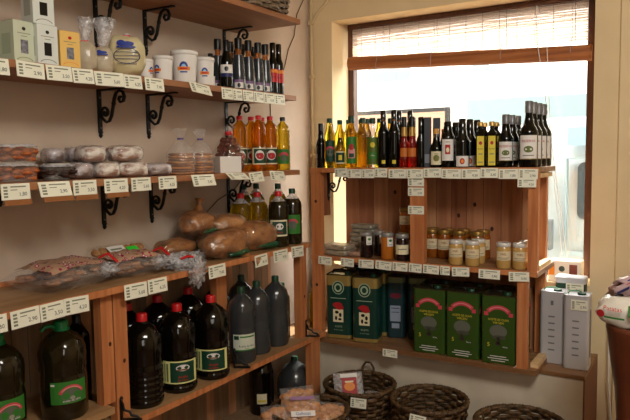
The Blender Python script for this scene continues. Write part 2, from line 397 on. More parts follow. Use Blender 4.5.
single('power_cable', MB().tube([(-0.39, 3.17, 0.80), (-0.385, 3.16, 0.45), (-0.37, 3.165, 0.25), (-0.33, 3.15, 0.1), (-0.30, 3.1, 0.004)], 0.004, white, 6), 'white cable hanging down the wall at the right end of the window ledge', 'cable')

# ================================================================== OUTSIDE
struct('ground', MB().box(-14, 12, 3.6, 30, -0.35, -0.25, noisy('asphalt', (150, 148, 144), (170, 168, 162), (3, 3, 3), 0.8)))
fac = thing('building', 'pale street building facing the shop window, behind the white van', 'building', (-4, 9, -0.25))
m = MB(); m.box(-8, 8, 0, 4, 0, 7, mat('facade', (236, 232, 222), 0.8)); part('facade', m, fac)
gl = mat('facade_glass', (60, 74, 80), 0.3); gl2 = mat('facade_glass_pale', (104, 122, 120), 0.4)
for x0, x1, z0, z1, mm in ((-0.55, 0.12, 2.85, 3.05, gl2), (1.0, 2.7, 2.13, 2.5, gl2), (1.0, 1.06, 1.9, 2.13, gl), (1.08, 1.3, 2.9, 3.1, gl2)):
    part('window', MB().box(x0, x1, -0.03, 0.0, z0, z1, mm), fac)
m = MB(); m.box(-2.0, 0.75, -0.06, 0, 1.0, 2.42, mat('frame_out', (30, 26, 22), 0.7)); m.box(-1.94, 0.69, -0.08, -0.06, 1.0, 2.36, mat('salmon', (150, 116, 92), 0.7)); part('shop_shutter', m, fac)
van = thing('van', 'white van parked in the street right outside the window', 'van', (-1.2, 5.0, -0.25))
vw = mat('van_white', (140, 150, 152), 0.35, coat=0.3)
m = MB(); loops = []
for x, zt, zb in ((-1.35, 0.95, 0.35), (-1.2, 1.1, 0.25), (-0.75, 1.25, 0.25), (-0.3, 1.93, 0.25), (0.1, 2.02, 0.25), (3.2, 2.02, 0.25), (3.3, 1.9, 0.3)):
    loops.append([(x, 0.0, zb), (x, -0.02, zb+0.35*(zt-zb)), (x, 0.03, zt-0.32*(zt-zb)), (x, 0.14, zt-0.06), (x, 0.3, zt), (x, 1.5, zt), (x, 1.66, zt-0.06), (x, 1.8, zb+0.4*(zt-zb)), (x, 1.8, zb)])
m.rings(loops, vw, True); part('body', m, van)
vg = mat('van_glass', (58, 68, 72), 0.1, coat=0.5); seam = mat('seam', (120, 140, 146), 0.6)
def vanpanel(nm, x0, x1, z0, z1, mm, y=-0.028, rad=0.05):
    m = MB(); T = Matrix.Translation(((x0+x1)/2, y, (z0+z1)/2)) @ Matrix.Rotation(PI/2, 4, 'X')
    m.prism(z1-z0, x1-x0, rad, [(0, -0.008), (0.003, 0.008)], mm, T=T); return part(nm, m, van)
vanpanel('window', 0.35, 1.1, 1.26, 1.68, vg, 0.015); vanpanel('window', -0.45, 0.12, 1.22, 1.62, vg, 0.012)
m = MB()
for x in (0.28, 1.25): m.box(x-0.005, x+0.005, -0.032, -0.026, 0.35, 1.1, seam); m.box(x-0.005, x+0.005, -0.03, 0.035, 1.1, 1.7, seam)
m.box(0.28, 1.25, -0.03, 0.03, 1.70, 1.71, seam); part('door_seam', m, van)
part('door_handle', MB().box(0.32, 0.42, -0.05, -0.02, 1.0, 1.03, seam), van)
m = MB(); m.box(0.10, 0.22, -0.20, -0.12, 1.05, 1.27, mat('mirror_housing', (90, 96, 98), 0.4)); m.box(0.14, 0.18, -0.13, 0.0, 1.1, 1.14, seam); part('wing_mirror', m, van, 0.01)
part('roof_vent', MB().box(0.28, 0.75, -0.0, 0.06, 1.80, 1.93, mat('vent_blue', (120, 160, 172), 0.5)), van)
for x in (-0.7, 2.6):
    m = MB(); T = Matrix.Translation((x, -0.04, 0.32)) @ Matrix.Rotation(-PI/2, 4, 'X')
    m.lathe([(0.32, 0), (0.32, 0.2)], mat('tyre', (24, 24, 24), 0.8), 24, T=T); part('wheel', m, van)

# ================================================================== FURNITURE: left wall shelves
SX = -1.70
def wshelf(name, z0, z1, y0, y1, label, front=SX):
    m = MB(); m.box(-2.0, front, y0, y1, z0, z1, wood_shelf); return single(name, m, label, 'shelf', bevel=0.002)
wshelf('wall_shelf', 2.10, 2.124, 0.3, 2.545, 'topmost brown wooden wall shelf, carrying a grey wicker basket', -1.635)
wshelf('wall_shelf', 1.762, 1.785, 0.3, 2.60, 'brown wooden wall shelf with cartons, flour bags, white tubs and dark bottles')
wshelf('wall_shelf', 1.412, 1.435, 0.3, 2.62, 'brown wooden wall shelf with pastry trays, wrapped cakes and amber oil bottles')
def spiral(cx, cz, r0, r1, a0, turns, n=14):
    return [(cx+(r0+(r1-r0)*i/n)*math.cos(a0+2*PI*turns*i/n), cz+(r0+(r1-r0)*i/n)*math.sin(a0+2*PI*turns*i/n)) for i in range(n+1)]
def bracket_parts():
    m = MB(); m.box(0, 0.006, -0.009, 0.009, -0.158, 0, iron)
    for zz in (-0.03, -0.09, -0.145): m.blob((0.007, 0, zz), (0.003, 0.004, 0.004), mat('rivet', (120, 118, 116), 0.35, 0.8), 0, nu=8, nv=6)
    m.tube([(0.004, 0, -0.156), (0.004, 0, -0.162), (0.004, 0, -0.166), (0.004, 0, -0.173), (0.004, 0, -0.182)], [0.008, 0.011, 0.006, 0.009, 0.002], iron, 8)
    pl = m.mesh('wall_plate', 0)
    m = MB(); m.box(0, 0.165, -0.008, 0.008, -0.006, 0, iron); arm = m.mesh('arm')
    lo = spiral(0.034, -0.088, 0.004, 0.026, 2.2, 1.3, 20)
    pts = lo+[(0.040, -0.124), (0.056, -0.120), (0.069, -0.100), (0.078, -0.07), (0.086, -0.04), (0.097, -0.018), (0.115, -0.010), (0.133, -0.016), (0.141, -0.033), (0.134, -0.050), (0.119, -0.053), (0.111, -0.042), (0.117, -0.032), (0.125, -0.034)]
    m = MB(); m.tube([(a, 0, z) for a, z in pts], 0.0052, iron, 6, flat=1.5); m.blob((0.082, 0, -0.056), (0.008, 0.009, 0.010), iron, 0, nu=8, nv=6)
    return [('wall_plate', pl, None, None), ('arm', arm, None, None), ('scroll', m.mesh('scroll'), None, None)]
BR = proto('bracket', bracket_parts)
shelfname = {2.10: 'topmost wall shelf', 1.762: 'flour and tub shelf', 1.412: 'pastry and cake shelf'}
for z in (2.10, 1.762, 1.412):
    for y, pos in ((1.18, 'cut by the picture edge'), (1.687, 'left of the close pair'), (1.935, 'in the middle'), (2.44, 'nearest the window corner')):
        if z == 2.10 and y == 1.18: continue
        inst(BR, 'shelf_bracket', 'iron scroll bracket under the %s, %s' % (shelfname[z], pos), 'bracket', (-2.0, y, z), 0, 'iron scroll brackets on the left wall')

# ================================================================== FURNITURE: left counter unit
FX = -1.65
def planks(axis, a0, a1, fixed0, fixed1, z0, z1, mats, wid=0.09, seed=1, knots=True):
    m = MB(); random.seed(seed); a = a0; i = 0
    while a < a1-1e-4:
        e = min(a+wid*random.uniform(0.85, 1.15), a1); mm = mats[i % len(mats)] if random.random() < 0.8 else mats[0]
        if axis == 'x':
            m.box(a+0.0012, e-0.0012, fixed0, fixed1, z0, z1, mm)
            if knots and random.random() < 0.6:
                k = Art(m, '-y', y=fixed0, x=(a+e)/2, z=random.uniform(z0+0.05, z1-0.05)); k.ell(0, 0, 0.008, 0.011, knot)
        else:
            m.box(fixed0, fixed1, a+0.0012, e-0.0012, z0, z1, mm)
            if knots and random.random() < 0.3:
                k = Art(m, 'x', x=fixed1, y=(a+e)/2, z=random.uniform(z0+0.05, z1-0.05)); k.ell(0, 0, 0.006, 0.009, knot)
        a = e; i += 1
    if axis == 'x': m.box(a0, a1, fixed1, fixed1+0.004, z0, z1, groove)
    else: m.box(fixed0-0.004, fixed0, a0, a1, z0, z1, groove)
    return m
u = thing('counter_shelf_unit', 'long low pine shelf unit along the left wall with packed goods on top', 'shelf unit', (0, 0, 0))
part('countertop', MB().box(-1.995, FX, 0.3, 2.62, 1.063, 1.085, wood_counter).box(FX-0.0, FX+0.004, 0.3, 2.62, 1.063, 1.085, pine_post), u)
part('back_strip', MB().box(-1.996, -1.984, 0.3, 1.55, 1.085, 1.10, pine_post), u)
part('shelf', MB().box(-1.975, FX, 1.41, 2.748, 0.596, 0.618, wood_counter).box(FX, FX+0.004, 1.41, 2.748, 0.596, 0.618, pine_post), u)
part('shelf', MB().box(-1.975, FX, 0.3, 1.405, 0.668, 0.690, wood_counter), u)
part('base_shelf', MB().box(-1.975, FX, 0.3, 2.748, 0.228, 0.25, plank_pale), u)
part('backboard', planks('y', 0.3, 2.748, -1.983, -1.976, 0.0, 1.062, [plank_pale, plank_pale, pine_red_c], 0.055, 5), u)
for y0, y1, z0, z1 in ((1.393, 1.440, 0.69, 1.063), (1.446, 1.502, 0.618, 1.063), (2.092, 2.160, 0.618, 1.063), (2.58, 2.64, 0.618, 1.063), (2.62, 2.70, 0.25, 0.596), (1.35, 1.47, 0, 0.228)):
    PX = FX if (z1 < 1) else (-1.79 if y0 == 2.092 else FX-0.035)
    m = MB(); m.box(PX-0.035, PX, y0, y1, z0, z1, pine_post)
    if z1 > 1: Art(m, 'x', x=PX, y=(y0+y1)/2+0.01, z=z0+0.2).ell(0, 0, 0.006, 0.008, knot)
    part('post', m, u)
# little iron angle brackets at the foot of the posts
def angle_parts():
    m = MB(); m.box(0, 0.005, -0.008, 0.008, 0, 0.075, iron); m.box(0, 0.07, -0.008, 0.008, 0, 0.005, iron)
    m.tube([(0.006, 0, 0.06), (0.012, 0, 0.035), (0.03, 0, 0.03), (0.035, 0, 0.018), (0.055, 0, 0.014), (0.062, 0, 0.006)], 0.0045, iron, 6)
    m.tube([(0.004, 0, 0.075), (0.004, 0, 0.083)], [0.007, 0.003], iron, 6)
    return [('plate', m.mesh('plate'), None, None)]
AB = proto('angle', angle_parts)
for (x, y, z, d) in ((FX-0.0348, 1.460, 0.6182, 'foot of the double post'), (FX-0.045, 2.078, 0.6182, 'foot of the post beside the grey containers'), (FX-0.0348, 2.625, 0.6182, 'foot of the last post by the corner')):
    t = inst(AB, 'angle_bracket', 'small black iron angle bracket at the %s' % d, 'bracket', (x, y, z), 0.5, 'small iron brackets on the left unit')

# ================================================================== FURNITURE: window unit
UX0, UX1, UY0, UY1 = -1.725, -0.614, 2.75, 3.07
u = thing('window_shelf_unit', 'open pine shelf unit standing on the ledge in front of the window', 'shelf unit', (0, 0, 0))
part('top_board', MB().box(UX0, UX1, UY0, UY1, 1.418, 1.440, wood_counter_x).box(UX0, UX1, UY0-0.003, UY0, 1.418, 1.440, pine_post), u)
part('middle_board', MB().box(UX0, UX1, UY0, UY1, 0.982, 1.004, wood_counter_x).box(UX0, UX1, UY0-0.003, UY0, 0.982, 1.004, pine_post), u)
part('bottom_board', MB().box(UX0, UX1, UY0, UY1, 0.5602, 0.582, wood_counter_x), u)
part('backboard', planks('x', -1.69, -0.69, 3.054, 3.066, 1.004, 1.418, [pine_red, pine_red_b, pine_red_c], 0.085, 11), u)
part('backboard', planks('x', -1.69, -0.69, 3.054, 3.066, 0.582, 0.982, [pine_red_b, pine_red], 0.085, 12), u)
for x0, x1, y0, z0, z1 in ((-1.721, -1.668, 2.752, 1.004, 1.418), (-1.721, -1.668, 2.752, 0.582, 0.982), (-1.186, -1.118, 2.752, 1.004, 1.418), (-0.657, -0.617, 2.752, 1.004, 1.418), (-0.698, -0.655, 2.752, 0.582, 0.982), (-0.684, -0.640, 3.017, 1.004, 1.418), (-0.684, -0.640, 3.017, 0.582, 0.982)):
    m = MB(); m.box(x0, x1, y0, y0+0.035, z0, z1, pine_post)
    if y0 < 3 and x0 < -1.5: Art(m, '-y', y=y0, x=(x0+x1)/2, z=z0+0.27).ell(0, 0, 0.008, 0.008, knot)
    part('post', m, u)
for z in (1.004, 0.582, 1.395):
    part('side_rail', MB().box(-0.648, -0.616, 2.79, 3.015, z, z+0.02, pine_light), u)
t = inst(BR, 'shelf_bracket', 'black iron scroll bracket under the left end of the window unit top board', 'bracket', (-1.667, 2.83, 1.4178), 0, None)
t.scale = (0.8, 1, 0.8)
part('side_strip', MB().box(-1.672, -1.6672, 2.788, 2.85, 1.20, 1.418, pine_red_b), u)

# ================================================================== PRICE TAGS
PR = ['1,80', '2,90', '3,50', '4,20', '5,60', '6,25', '7,40', '8,10', '9,30', '2,40']
def tagmesh(w_, h, i, strip=False, text=True):
    m = MB(); m.box(0, 0.0012, -w_/2, w_/2, -h, 0, tag_paper)
    a = Art(m, 'x', x=0.0012)
    for k in range(4): a.rect(-w_*0.42, -h*0.86+k*h*0.19, -w_*0.28, -h*0.86+k*h*0.19+h*0.12, tag_bar)
    if w_ > 0.06:
        a.rect(-w_*0.18, -h*0.24, w_*0.36, -h*0.16, tag_bar); a.rect(-w_*0.18, -h*0.42, w_*0.05, -h*0.37, tag_bar)
        a.text(PR[i % 10], w_*0.24, -h*0.68, h*0.24, tag_ink, 1, w_*0.4)
    else:
        a.rect(-w_*0.12, -h*0.28, w_*0.38, -h*0.2, tag_bar); a.text(PR[i % 10], w_*0.18, -h*0.66, h*0.26, tag_ink, 1, w_*0.5)
    if strip: m.box(0, 0.0010, -w_/2+0.008, w_/2+0.004, -h-0.016, -h, cardbrown)
    return m
TG = {}
def tag_left(x, ya, yb, z, h, label, group, i, strip=False, tilt=0.0, roll=0.0):
    w_ = round(yb-ya-0.002, 2); key = (w_, h, i % 10, strip)
    if key not in TG: TG[key] = tagmesh(w_, h, i, strip).mesh('price_tag')
    o = link('price_tag', TG[key], None, (x, (ya+yb)/2, z)); o.rotation_euler = (roll, -tilt, 0); props(o, label, 'price tag', group); return o
def tag_back(xa, xb, y, z, h, label, group, i, roll=0.0, tilt=0.05):
    w_ = round(xb-xa-0.002, 3); key = (w_, h, i % 10, 'b')
    if key not in TG: TG[key] = tagmesh(w_, h, i).mesh('price_tag')
    o = link('price_tag', TG[key], None, ((xa+xb)/2, y, z)); o.rotation_euler = (roll, -tilt, -PI/2); props(o, label, 'price tag', group); return o
g = 'price tags on the shelf of flour bags and tubs'
d2 = ['below the leftmost half-visible carton', 'below the pale green carton', 'below the lower white carton', 'below the yellow carton', 'below the two leaning flour bags', 'below the large flour bag with blue print', 'below the smallest white tub']
for i, (a, c) in enumerate([(1.04, 1.126), (1.144, 1.238), (1.241, 1.332), (1.332, 1.416), (1.416, 1.539), (1.539, 1.619), (1.633, 1.725)]):
    tag_left(SX+0.001, a, c, 1.783, 0.046, 'white price tag on the shelf edge, '+d2[i], g, i, tilt=0.12, roll=random.uniform(-0.03, 0.03))
tag_left(SX+0.001, 1.86, 1.97, 1.783, 0.046, 'white price tag hanging crooked on the shelf edge below the big white tub', g, 7, tilt=0.5, roll=-0.12)
for i, (a, c) in enumerate([(2.048, 2.118), (2.118, 2.184), (2.184, 2.261), (2.261, 2.333), (2.333, 2.417), (2.417, 2.497)]):
    tag_left(SX+0.001, a, c, 1.781, 0.046, 'price tag below the dark bottles, %s from left of the unbroken six' % ORD[i], g, i+3, tilt=0.06)
g = 'price tags on the shelf of pastries and cakes'
d3 = ['below the round tubs of orange pastries', 'below the small tray of dark pastries', 'below the left end of the wrapped cakes', 'below the middle of the wrapped cakes', 'below the right end of the wrapped cakes', 'below the flat grey wrapped pack', 'below the biscuit stacks in clear bags']
for i, (a, c) in enumerate([(1.077, 1.171), (1.197, 1.305), (1.32, 1.408), (1.441, 1.539), (1.552, 1.649), (1.683, 1.775), (1.856, 1.984)]):
    tag_left(SX+0.001, a, c, 1.434, 0.046, 'white price tag on the shelf edge '+d3[i], g, i, strip=i < 4, tilt=0.06 if i not in (1, 6) else 0.3, roll=0.0)
for i, (a, c, dd) in enumerate(((2.058, 2.184, 'below the small white box, folded up'), (2.212, 2.313, 'below the left amber oil bottles'), (2.366, 2.477, 'below the right amber oil bottles'))):
    tag_left(SX+0.001, a, c, 1.434, 0.044, 'white price tag on the shelf edge '+dd, g, i+4, tilt=(0.9, 0.25, 0.3)[i], roll=(-0.05, 0.05, -0.04)[i])
g = 'price tags on the counter edge'
d4 = ['cut by the left edge of the picture', 'left one of three above the green cap', 'middle one of three above the green cap', 'right one of three above the green cap', 'just right of the double post', 'touching the silvery bag', 'above the post between dark and grey containers', 'below the plaited loaf bag', 'below the oil bottle with cream label', 'nearest the corner, below the last oil container']
for i, (a, c) in enumerate([(0.95, 1.043), (1.051, 1.142), (1.145, 1.223), (1.223, 1.318), (1.458, 1.558), (1.56, 1.656), (1.875, 1.977), (2.168, 2.261), (2.307, 2.417), (2.449, 2.552)]):
    tag_left(FX+0.0055, a, c, 1.083, 0.05, 'price tag on the counter edge '+d4[i], g, i, tilt=0.08, roll=random.uniform(-0.05, 0.05))
g = 'price tags along the top board of the window unit'
for i, (a, c) in enumerate([(-1.58, -1.508), (-1.508, -1.432), (-1.432, -1.363), (-1.363, -1.296), (-1.291, -1.201), (-1.201, -1.118), (-1.118, -1.033), (-1.033, -0.942), (-0.942, -0.858), (-0.858, -0.78), (-0.78, -0.697), (-0.697, -0.616)]):
    tag_back(a, c, UY0-0.004, 1.438-(0.004 if i % 3 else 0), 0.042, 'price tag on the top board edge of the window unit, %s from left' % ORD[i], g, i, random.uniform(-0.02, 0.02))
tag_back(-0.70, -0.622, UY0-0.006, 1.394, 0.036, 'white price tag tucked below the row at the right end of the top board', g, 3)
g = 'price tags on the middle post'
for i, (z, dd) in enumerate(((1.394, 'highest'), (1.350, 'middle one'), (1.266, 'lowest'))):
    tag_back(-1.196, -1.116, UY0+0.0005, z, 0.038, 'price tag on the middle post of the window unit, %s of the three' % dd, g, i, tilt=0)
g = 'price tags along the middle board of the window unit'
for i, (a, c) in enumerate([(-1.679, -1.60), (-1.552, -1.476), (-1.453, -1.37), (-1.361, -1.275), (-1.273, -1.195), (-1.19, -1.125), (-1.12, -1.042), (-1.038, -0.992), (-0.985, -0.904), (-0.863, -0.768), (-0.734, -0.647)]):
    tag_back(a, c, UY0-0.004, 1.0, 0.04, 'price tag on the middle board edge of the window unit, %s from left' % ORD[i], g, i+2, random.uniform(-0.06, 0.06))
tag_back(-1.327, -1.249, UY0-0.004, 0.578, 0.036, 'lone white price tag on the bottom board edge of the window unit', None, 5)

# ================================================================== CONTAINERS AND BOTTLES
def rip(n, amp): return lambda a, z: amp*math.cos(n*a)
def jug5(body, cap, label, R=0.070, H=0.33, swirl=False, ribs=True, handle=False, capr=0.019):
    def fn():
        m = MB(); k = H/0.33
        prof = [(R*0.9, 0), (R, 0.012*k)]
        z = 0.012*k
        if ribs:
            for i in range(5):
                z += 0.013*k; prof.append((R, z)); z += 0.004*k; prof.append((R*0.95, z)); z += 0.004*k; prof.append((R, z))
        prof += [(R, 0.135*k), (R*0.97, 0.15*k), (R*0.97, 0.16*k), (R, 0.172*k), (R, 0.222*k), (R*0.97, 0.242*k), (R*0.86, 0.262*k), (R*0.66, 0.279*k), (R*0.42, 0.292*k), (capr*1.02, 0.301*k), (capr*0.9, 0.312*k)]
        m.lathe(prof, body, 28, ripple=(lambda a, zz: 0.03*math.cos(10*a+zz*60) if zz > 0.16*k and zz < 0.27*k else 0))
        out = [('container_body', m.mesh('container_body'), None, None)]
        m = MB(); m.lathe([(capr, 0.302*k), (capr, 0.326*k), (capr*0.85, 0.33*k)], cap, 16, ripple=rip(16, 0.02)); out.append(('cap', m.mesh('cap'), None, None))
        if handle:
            m = MB(); m.tube([(0.0, -0.012, 0.300*k), (0.0, -0.03, 0.315*k), (0.0, -0.05, 0.314*k), (0, -0.06, 0.30*k)], 0.006, cap, 8); m.lathe([(0.024, 0.292*k), (0.026, 0.302*k)], cap, 16); out.append(('carry_handle', m.mesh('carry_handle'), 1, None))
        if label:
            m = MB(); label(Art(m, 'cyl', r=R+0.0012), R, k); out.append(('label', m.mesh('label'), None, None))
        return out
    return fn
def lab_yellowgreen(a, R, k):
    z0, z1 = 0.040*k, 0.126*k; h = R*1.02
    a.rect(-h, z0, h, z1, mat('label_cream', (226, 226, 150), 0.5), 0); a.rect(-h*0.55, z0+0.005, h*0.8, z1-0.005, deepgreen, 1)
    a.ell(h*0.12, z1-0.026, 0.026, 0.012, white, 2); a.rect(-0.012, z1-0.036, 0.026, z1-0.030, mat('brown_print', (120, 80, 50)), 3)
    a.text('Aceite', h*0.12, z0+0.026, 0.010, red, 3); a.text('de Oliva', h*0.12, z0+0.013, 0.008, red, 3); a.rect(-h*0.92, z0+0.008, -h*0.66, z1-0.01, mat('label_olive', (120, 130, 84)), 1)
def lab_pinkarch(a, R, k):
    z0, z1 = 0.062*k, 0.138*k; h = R*0.80
    a.rect(-h, z0, h, z1, green_label, 0); a.ell(0.006, z1-0.045, 0.031, 0.021, greytree, 1, 18); a.ell(0.008, z1-0.052, 0.008, 0.006, mat('pale_print', (150, 150, 130)), 2)
    a.arc(0.006, z1-0.054, 0.034, 0.043, pink, 2, 0.45, 2.7, sq=1); a.arc(0.006, z1-0.054, 0.037, 0.040, pinkpale, 3, 0.7, 2.45, sq=0.95)
    a.rect(-h+0.002, z1-0.012, -h+0.014, z1-0.006, white, 2); a.text('aceite de oliva', 0.006, z0+0.010, 0.007, white, 2)
def lab_white(a, R, k):
    z0, z1 = 0.060*k, 0.132*k; h = R*0.85
    a.rect(-h, z0, h, z1, mat('label_pale', (206, 214, 196), 0.5), 0); a.rect(-h, z0, h, z0+0.005, green_label, 1); a.rect(-h+0.004, z1-0.022, -h+0.026, z1-0.006, deepgreen, 1)
    a.rect(-h+0.030, z1-0.014, h-0.006, z1-0.008, green_label, 1); a.text('Aceite de oliva', 0.008, z0+0.020, 0.010, deepgreen, 1, 0.07); a.text('5 litros', 0.008, z0+0.010, 0.005, tag_ink, 1)
J_dark = proto('j_dark', jug5(oil_dark, red, None)); J_lab = proto('j_lab', jug5(oil_dark, red, lab_yellowgreen))
J_grey = proto('j_grey', jug5(oil_grey, green_dk, None, 0.061, 0.325, ribs=False, capr=0.017)); J_greyl = proto('j_greyl', jug5(oil_grey, green_dk, lab_white, 0.061, 0.325, ribs=False, capr=0.017))
J_pink = proto('j_pink', jug5(oil_darkgreen, green_cap, lab_pinkarch, 0.072, 0.305, ribs=False, handle=True, capr=0.021))
g = 'five-litre dark oil containers under the counter'; LZ = 0.6185
Lc = 'oil container'
def put(pl, x, y, z, label, group, name='oil_container', cat=Lc, turn=0.0): return inst(pl, name, label, cat, (x, y, z), face(x, y)+turn, group)
put(J_dark, -1.732, 1.612, LZ, 'black oil container with red cap and no label beside the double post', g)
put(J_lab, -1.728, 1.786, LZ, 'black red-capped oil container with yellow-green label, left of the two', g, turn=0.1)
put(J_lab, -1.712, 1.962, LZ, 'black red-capped oil container with yellow-green label, right of the two', g, turn=-0.05)
for y, dd in ((1.70, 'behind the unlabelled one'), (1.86, 'between the two labelled ones'), (2.04, 'behind the post')):
    put(J_dark, -1.905, y, LZ, 'black oil container with red cap in the back row, '+dd, g)
g = 'grey containers under the counter'
put(J_greyl, -1.725, 2.175, LZ, 'grey container with dark green cap and white-green label beside the post', g, turn=0.2)
put(J_grey, -1.745, 2.313, LZ, 'grey unlabelled container in the middle of the three front grey ones', g)
put(J_grey, -1.742, 2.455, LZ, 'grey unlabelled container, right of the three front grey ones', g)
put(J_grey, -1.90, 2.22, LZ, 'grey container in the back row behind the white-green labelled one', g)
put(J_grey, -1.90, 2.40, LZ, 'grey container in the back row between the two unlabelled front ones', g)
put(J_pink, -1.742, 1.285, 0.6905, 'dark oil container with green cap and pink-arched label left of the double post', 'green capped containers at left', turn=0.22)
put(J_pink, -1.77, 1.085, 0.6905, 'dark oil container with pink-arched label, cut by the left edge of the picture', 'green capped containers at left', turn=0.3)

def bottle(prof, body, capm, cap, label=None, n=18, extra=None, neckm=None, neck=None, capname='cap'):
    """prof [(r,z)] body; cap (r, z0, z1)"""
    def fn():
        m = MB(); m.lathe(prof, body, n); out = [('glass_body', m.mesh('glass_body'), None, None)]
        if neck: m = MB(); m.lathe(neck, neckm, 12); out.append(('neck', m.mesh('neck'), None, None))
        m = MB(); m.lathe([(cap[0], cap[1]), (cap[0], cap[2]-0.003), (cap[0]*0.85, cap[2])], capm, 14); out.append((capname, m.mesh(capname), None, None))
        if label: m = MB(); label(Art(m, 'cyl', r=prof[1][0]+0.0008)); out.append(('label', m.mesh('label'), None, None))
        return out
    return fn
def slab(z0, z1, wf, layers):
    def f(a):
        r = a.k['r']; h = r*wf
        a.rect(-h, z0, h, z1, layers[0], 0)
        for L in layers[1:]:
            k = L[0]
            if k == 'r': a.rect(L[1]*h, z0+(z1-z0)*L[2], L[3]*h, z0+(z1-z0)*L[4], L[5], L[6] if len(L) > 6 else 1)
            elif k == 'e': a.ell(L[1]*h, z0+(z1-z0)*L[2], L[3]*h, (z1-z0)*L[4], L[5], L[6] if len(L) > 6 else 2)
            elif k == 't': a.text(L[1], L[2]*h, z0+(z1-z0)*L[3], L[4], L[5], 3, h*1.7)
            elif k == 'a': a.arc(L[1]*h, z0+(z1-z0)*L[2], L[3]*h, L[4]*h, L[5], 2, 0.4, 2.75)
    return f
def bprof(R, H, sh, nr, top):   # straight body, shoulder at sh, neck radius nr to top
    return [(R*0.92, 0), (R, 0.006), (R, sh), (R*0.93, sh+0.012), (R*0.62, sh+0.032), (nr*1.15, sh+0.05), (nr, sh+0.062), (nr, top)]
# counter-top three-litre oil bottles
def petprof(R, H): return [(R*0.9, 0), (R, 0.01), (R, H*0.36), (R*0.96, H*0.39), (R, H*0.43), (R, H*0.68), (R*0.95, H*0.75), (R*0.72, H*0.82)]
def petpale(R, H, capm, body, label): return bottle(petprof(R, H), body, capm, (R*0.34, H*0.91, H), label, 22, neckm=film_dense, neck=[(R*0.72, H*0.82), (R*0.5, H*0.86), (R*0.32, H*0.89), (R*0.30, H*0.92)])
labg = slab(0.05, 0.125, 0.9, [cream, ('r', -0.7, 0.1, 0.9, 0.9, deepgreen), ('e', 0.1, 0.6, 0.4, 0.2, white), ('t', 'oliva', 0.1, 0.25, 0.010, red)])
labp = slab(0.05, 0.14, 0.9, [green_label, ('e', 0.05, 0.5, 0.45, 0.25, greytree), ('a', 0.05, 0.45, 0.5, 0.72, pink)])
g = 'oil bottles on the counter'
P1 = proto('p_gold', petpale(0.050, 0.25, red, oil_gold2, None)); P2 = proto('p_dark', petpale(0.048, 0.255, red, oil_darkgreen, labg)); P3 = proto('p_pink', petpale(0.046, 0.262, green_dk, oil_darkgreen, labp)); P4 = proto('p_green', petpale(0.044, 0.285, green_dk, oil_olive, None))
CZ = 1.0855
for pl, x, y, lb in ((P1, -1.84, 2.335, 'yellow oil bottle with red cap on the counter, left one, behind the bread bags'), (P1, -1.825, 2.44, 'yellow oil bottle with red cap on the counter, right one of two'),
    (P2, -1.715, 2.455, 'dark olive oil bottle with red cap and green-cream label on the counter'), (P3, -1.71, 2.562, 'dark olive oil bottle with green cap and pink-arched label at the counter end'),
    (P4, -1.92, 2.46, 'green capped oil bottle in the back row on the counter, leftmost'), (P4, -1.92, 2.56, 'green capped oil bottle in the back row on the counter, second from left'), (P4, -1.80, 2.575, 'green capped oil bottle in the back row on the counter, nearest the corner')):
    put(pl, x, y, CZ, lb, g, 'oil_bottle', 'oil bottle')
# amber litre bottles on the third shelf
labA = slab(0.03, 0.105, 0.98, [deepgreen, ('r', -1, 0, -0.7, 1, cream), ('r', -1, 0.93, 1, 1, cream), ('r', -1, 0, 1, 0.07, cream), ('e', 0.1, 0.55, 0.62, 0.3, white), ('e', 0.15, 0.5, 0.5, 0.2, red2, 3)])
labB = slab(0.03, 0.098, 0.95, [green_label, ('e', 0.1, 0.45, 0.6, 0.25, greytree), ('a', 0.1, 0.4, 0.5, 0.85, pink)])
def sunprof(R, H): return [(R*0.9, 0), (R, 0.008), (R, H*0.13), (R*0.94, H*0.15), (R, H*0.18), (R, H*0.46), (R*0.9, H*0.50), (R*0.98, H*0.54), (R*0.9, H*0.60), (R*0.98, H*0.65), (R*0.92, H*0.70), (R*0.97, H*0.76), (R*0.82, H*0.85), (R*0.42, H*0.91), (R*0.38, H*0.94)]
SA = proto('sunA', bottle(sunprof(0.034, 0.245), oil_amber, red, (0.0145, 0.232, 0.25), labA, 20)); SB = proto('sunB', bottle(sunprof(0.034, 0.245), oil_gold, black, (0.0135, 0.232, 0.25), labB, 20))
Z3 = 1.4355; g = 'amber oil bottles on the left wall shelf'
for pl, x, y, lb in ((SA, -1.76, 2.375, 'amber oil bottle with red cap and green picture label, left in the front row'), (SA, -1.76, 2.465, 'amber oil bottle with red cap and green picture label, middle of the front row'), (SB, -1.755, 2.56, 'golden oil bottle with black cap and pink-arched green label at the shelf end'),
    (SA, -1.84, 2.34, 'amber red-capped oil bottle, leftmost of the back row'), (SA, -1.84, 2.425, 'amber oil bottle with red cap in the back row, second from left'), (SA, -1.84, 2.51, 'amber oil bottle with red cap in the back row, third from left'), (SB, -1.84, 2.58, 'golden oil bottle with black cap in the back row at the shelf end')):
    put(pl, x, y, Z3, lb, g, 'oil_bottle', 'oil bottle')
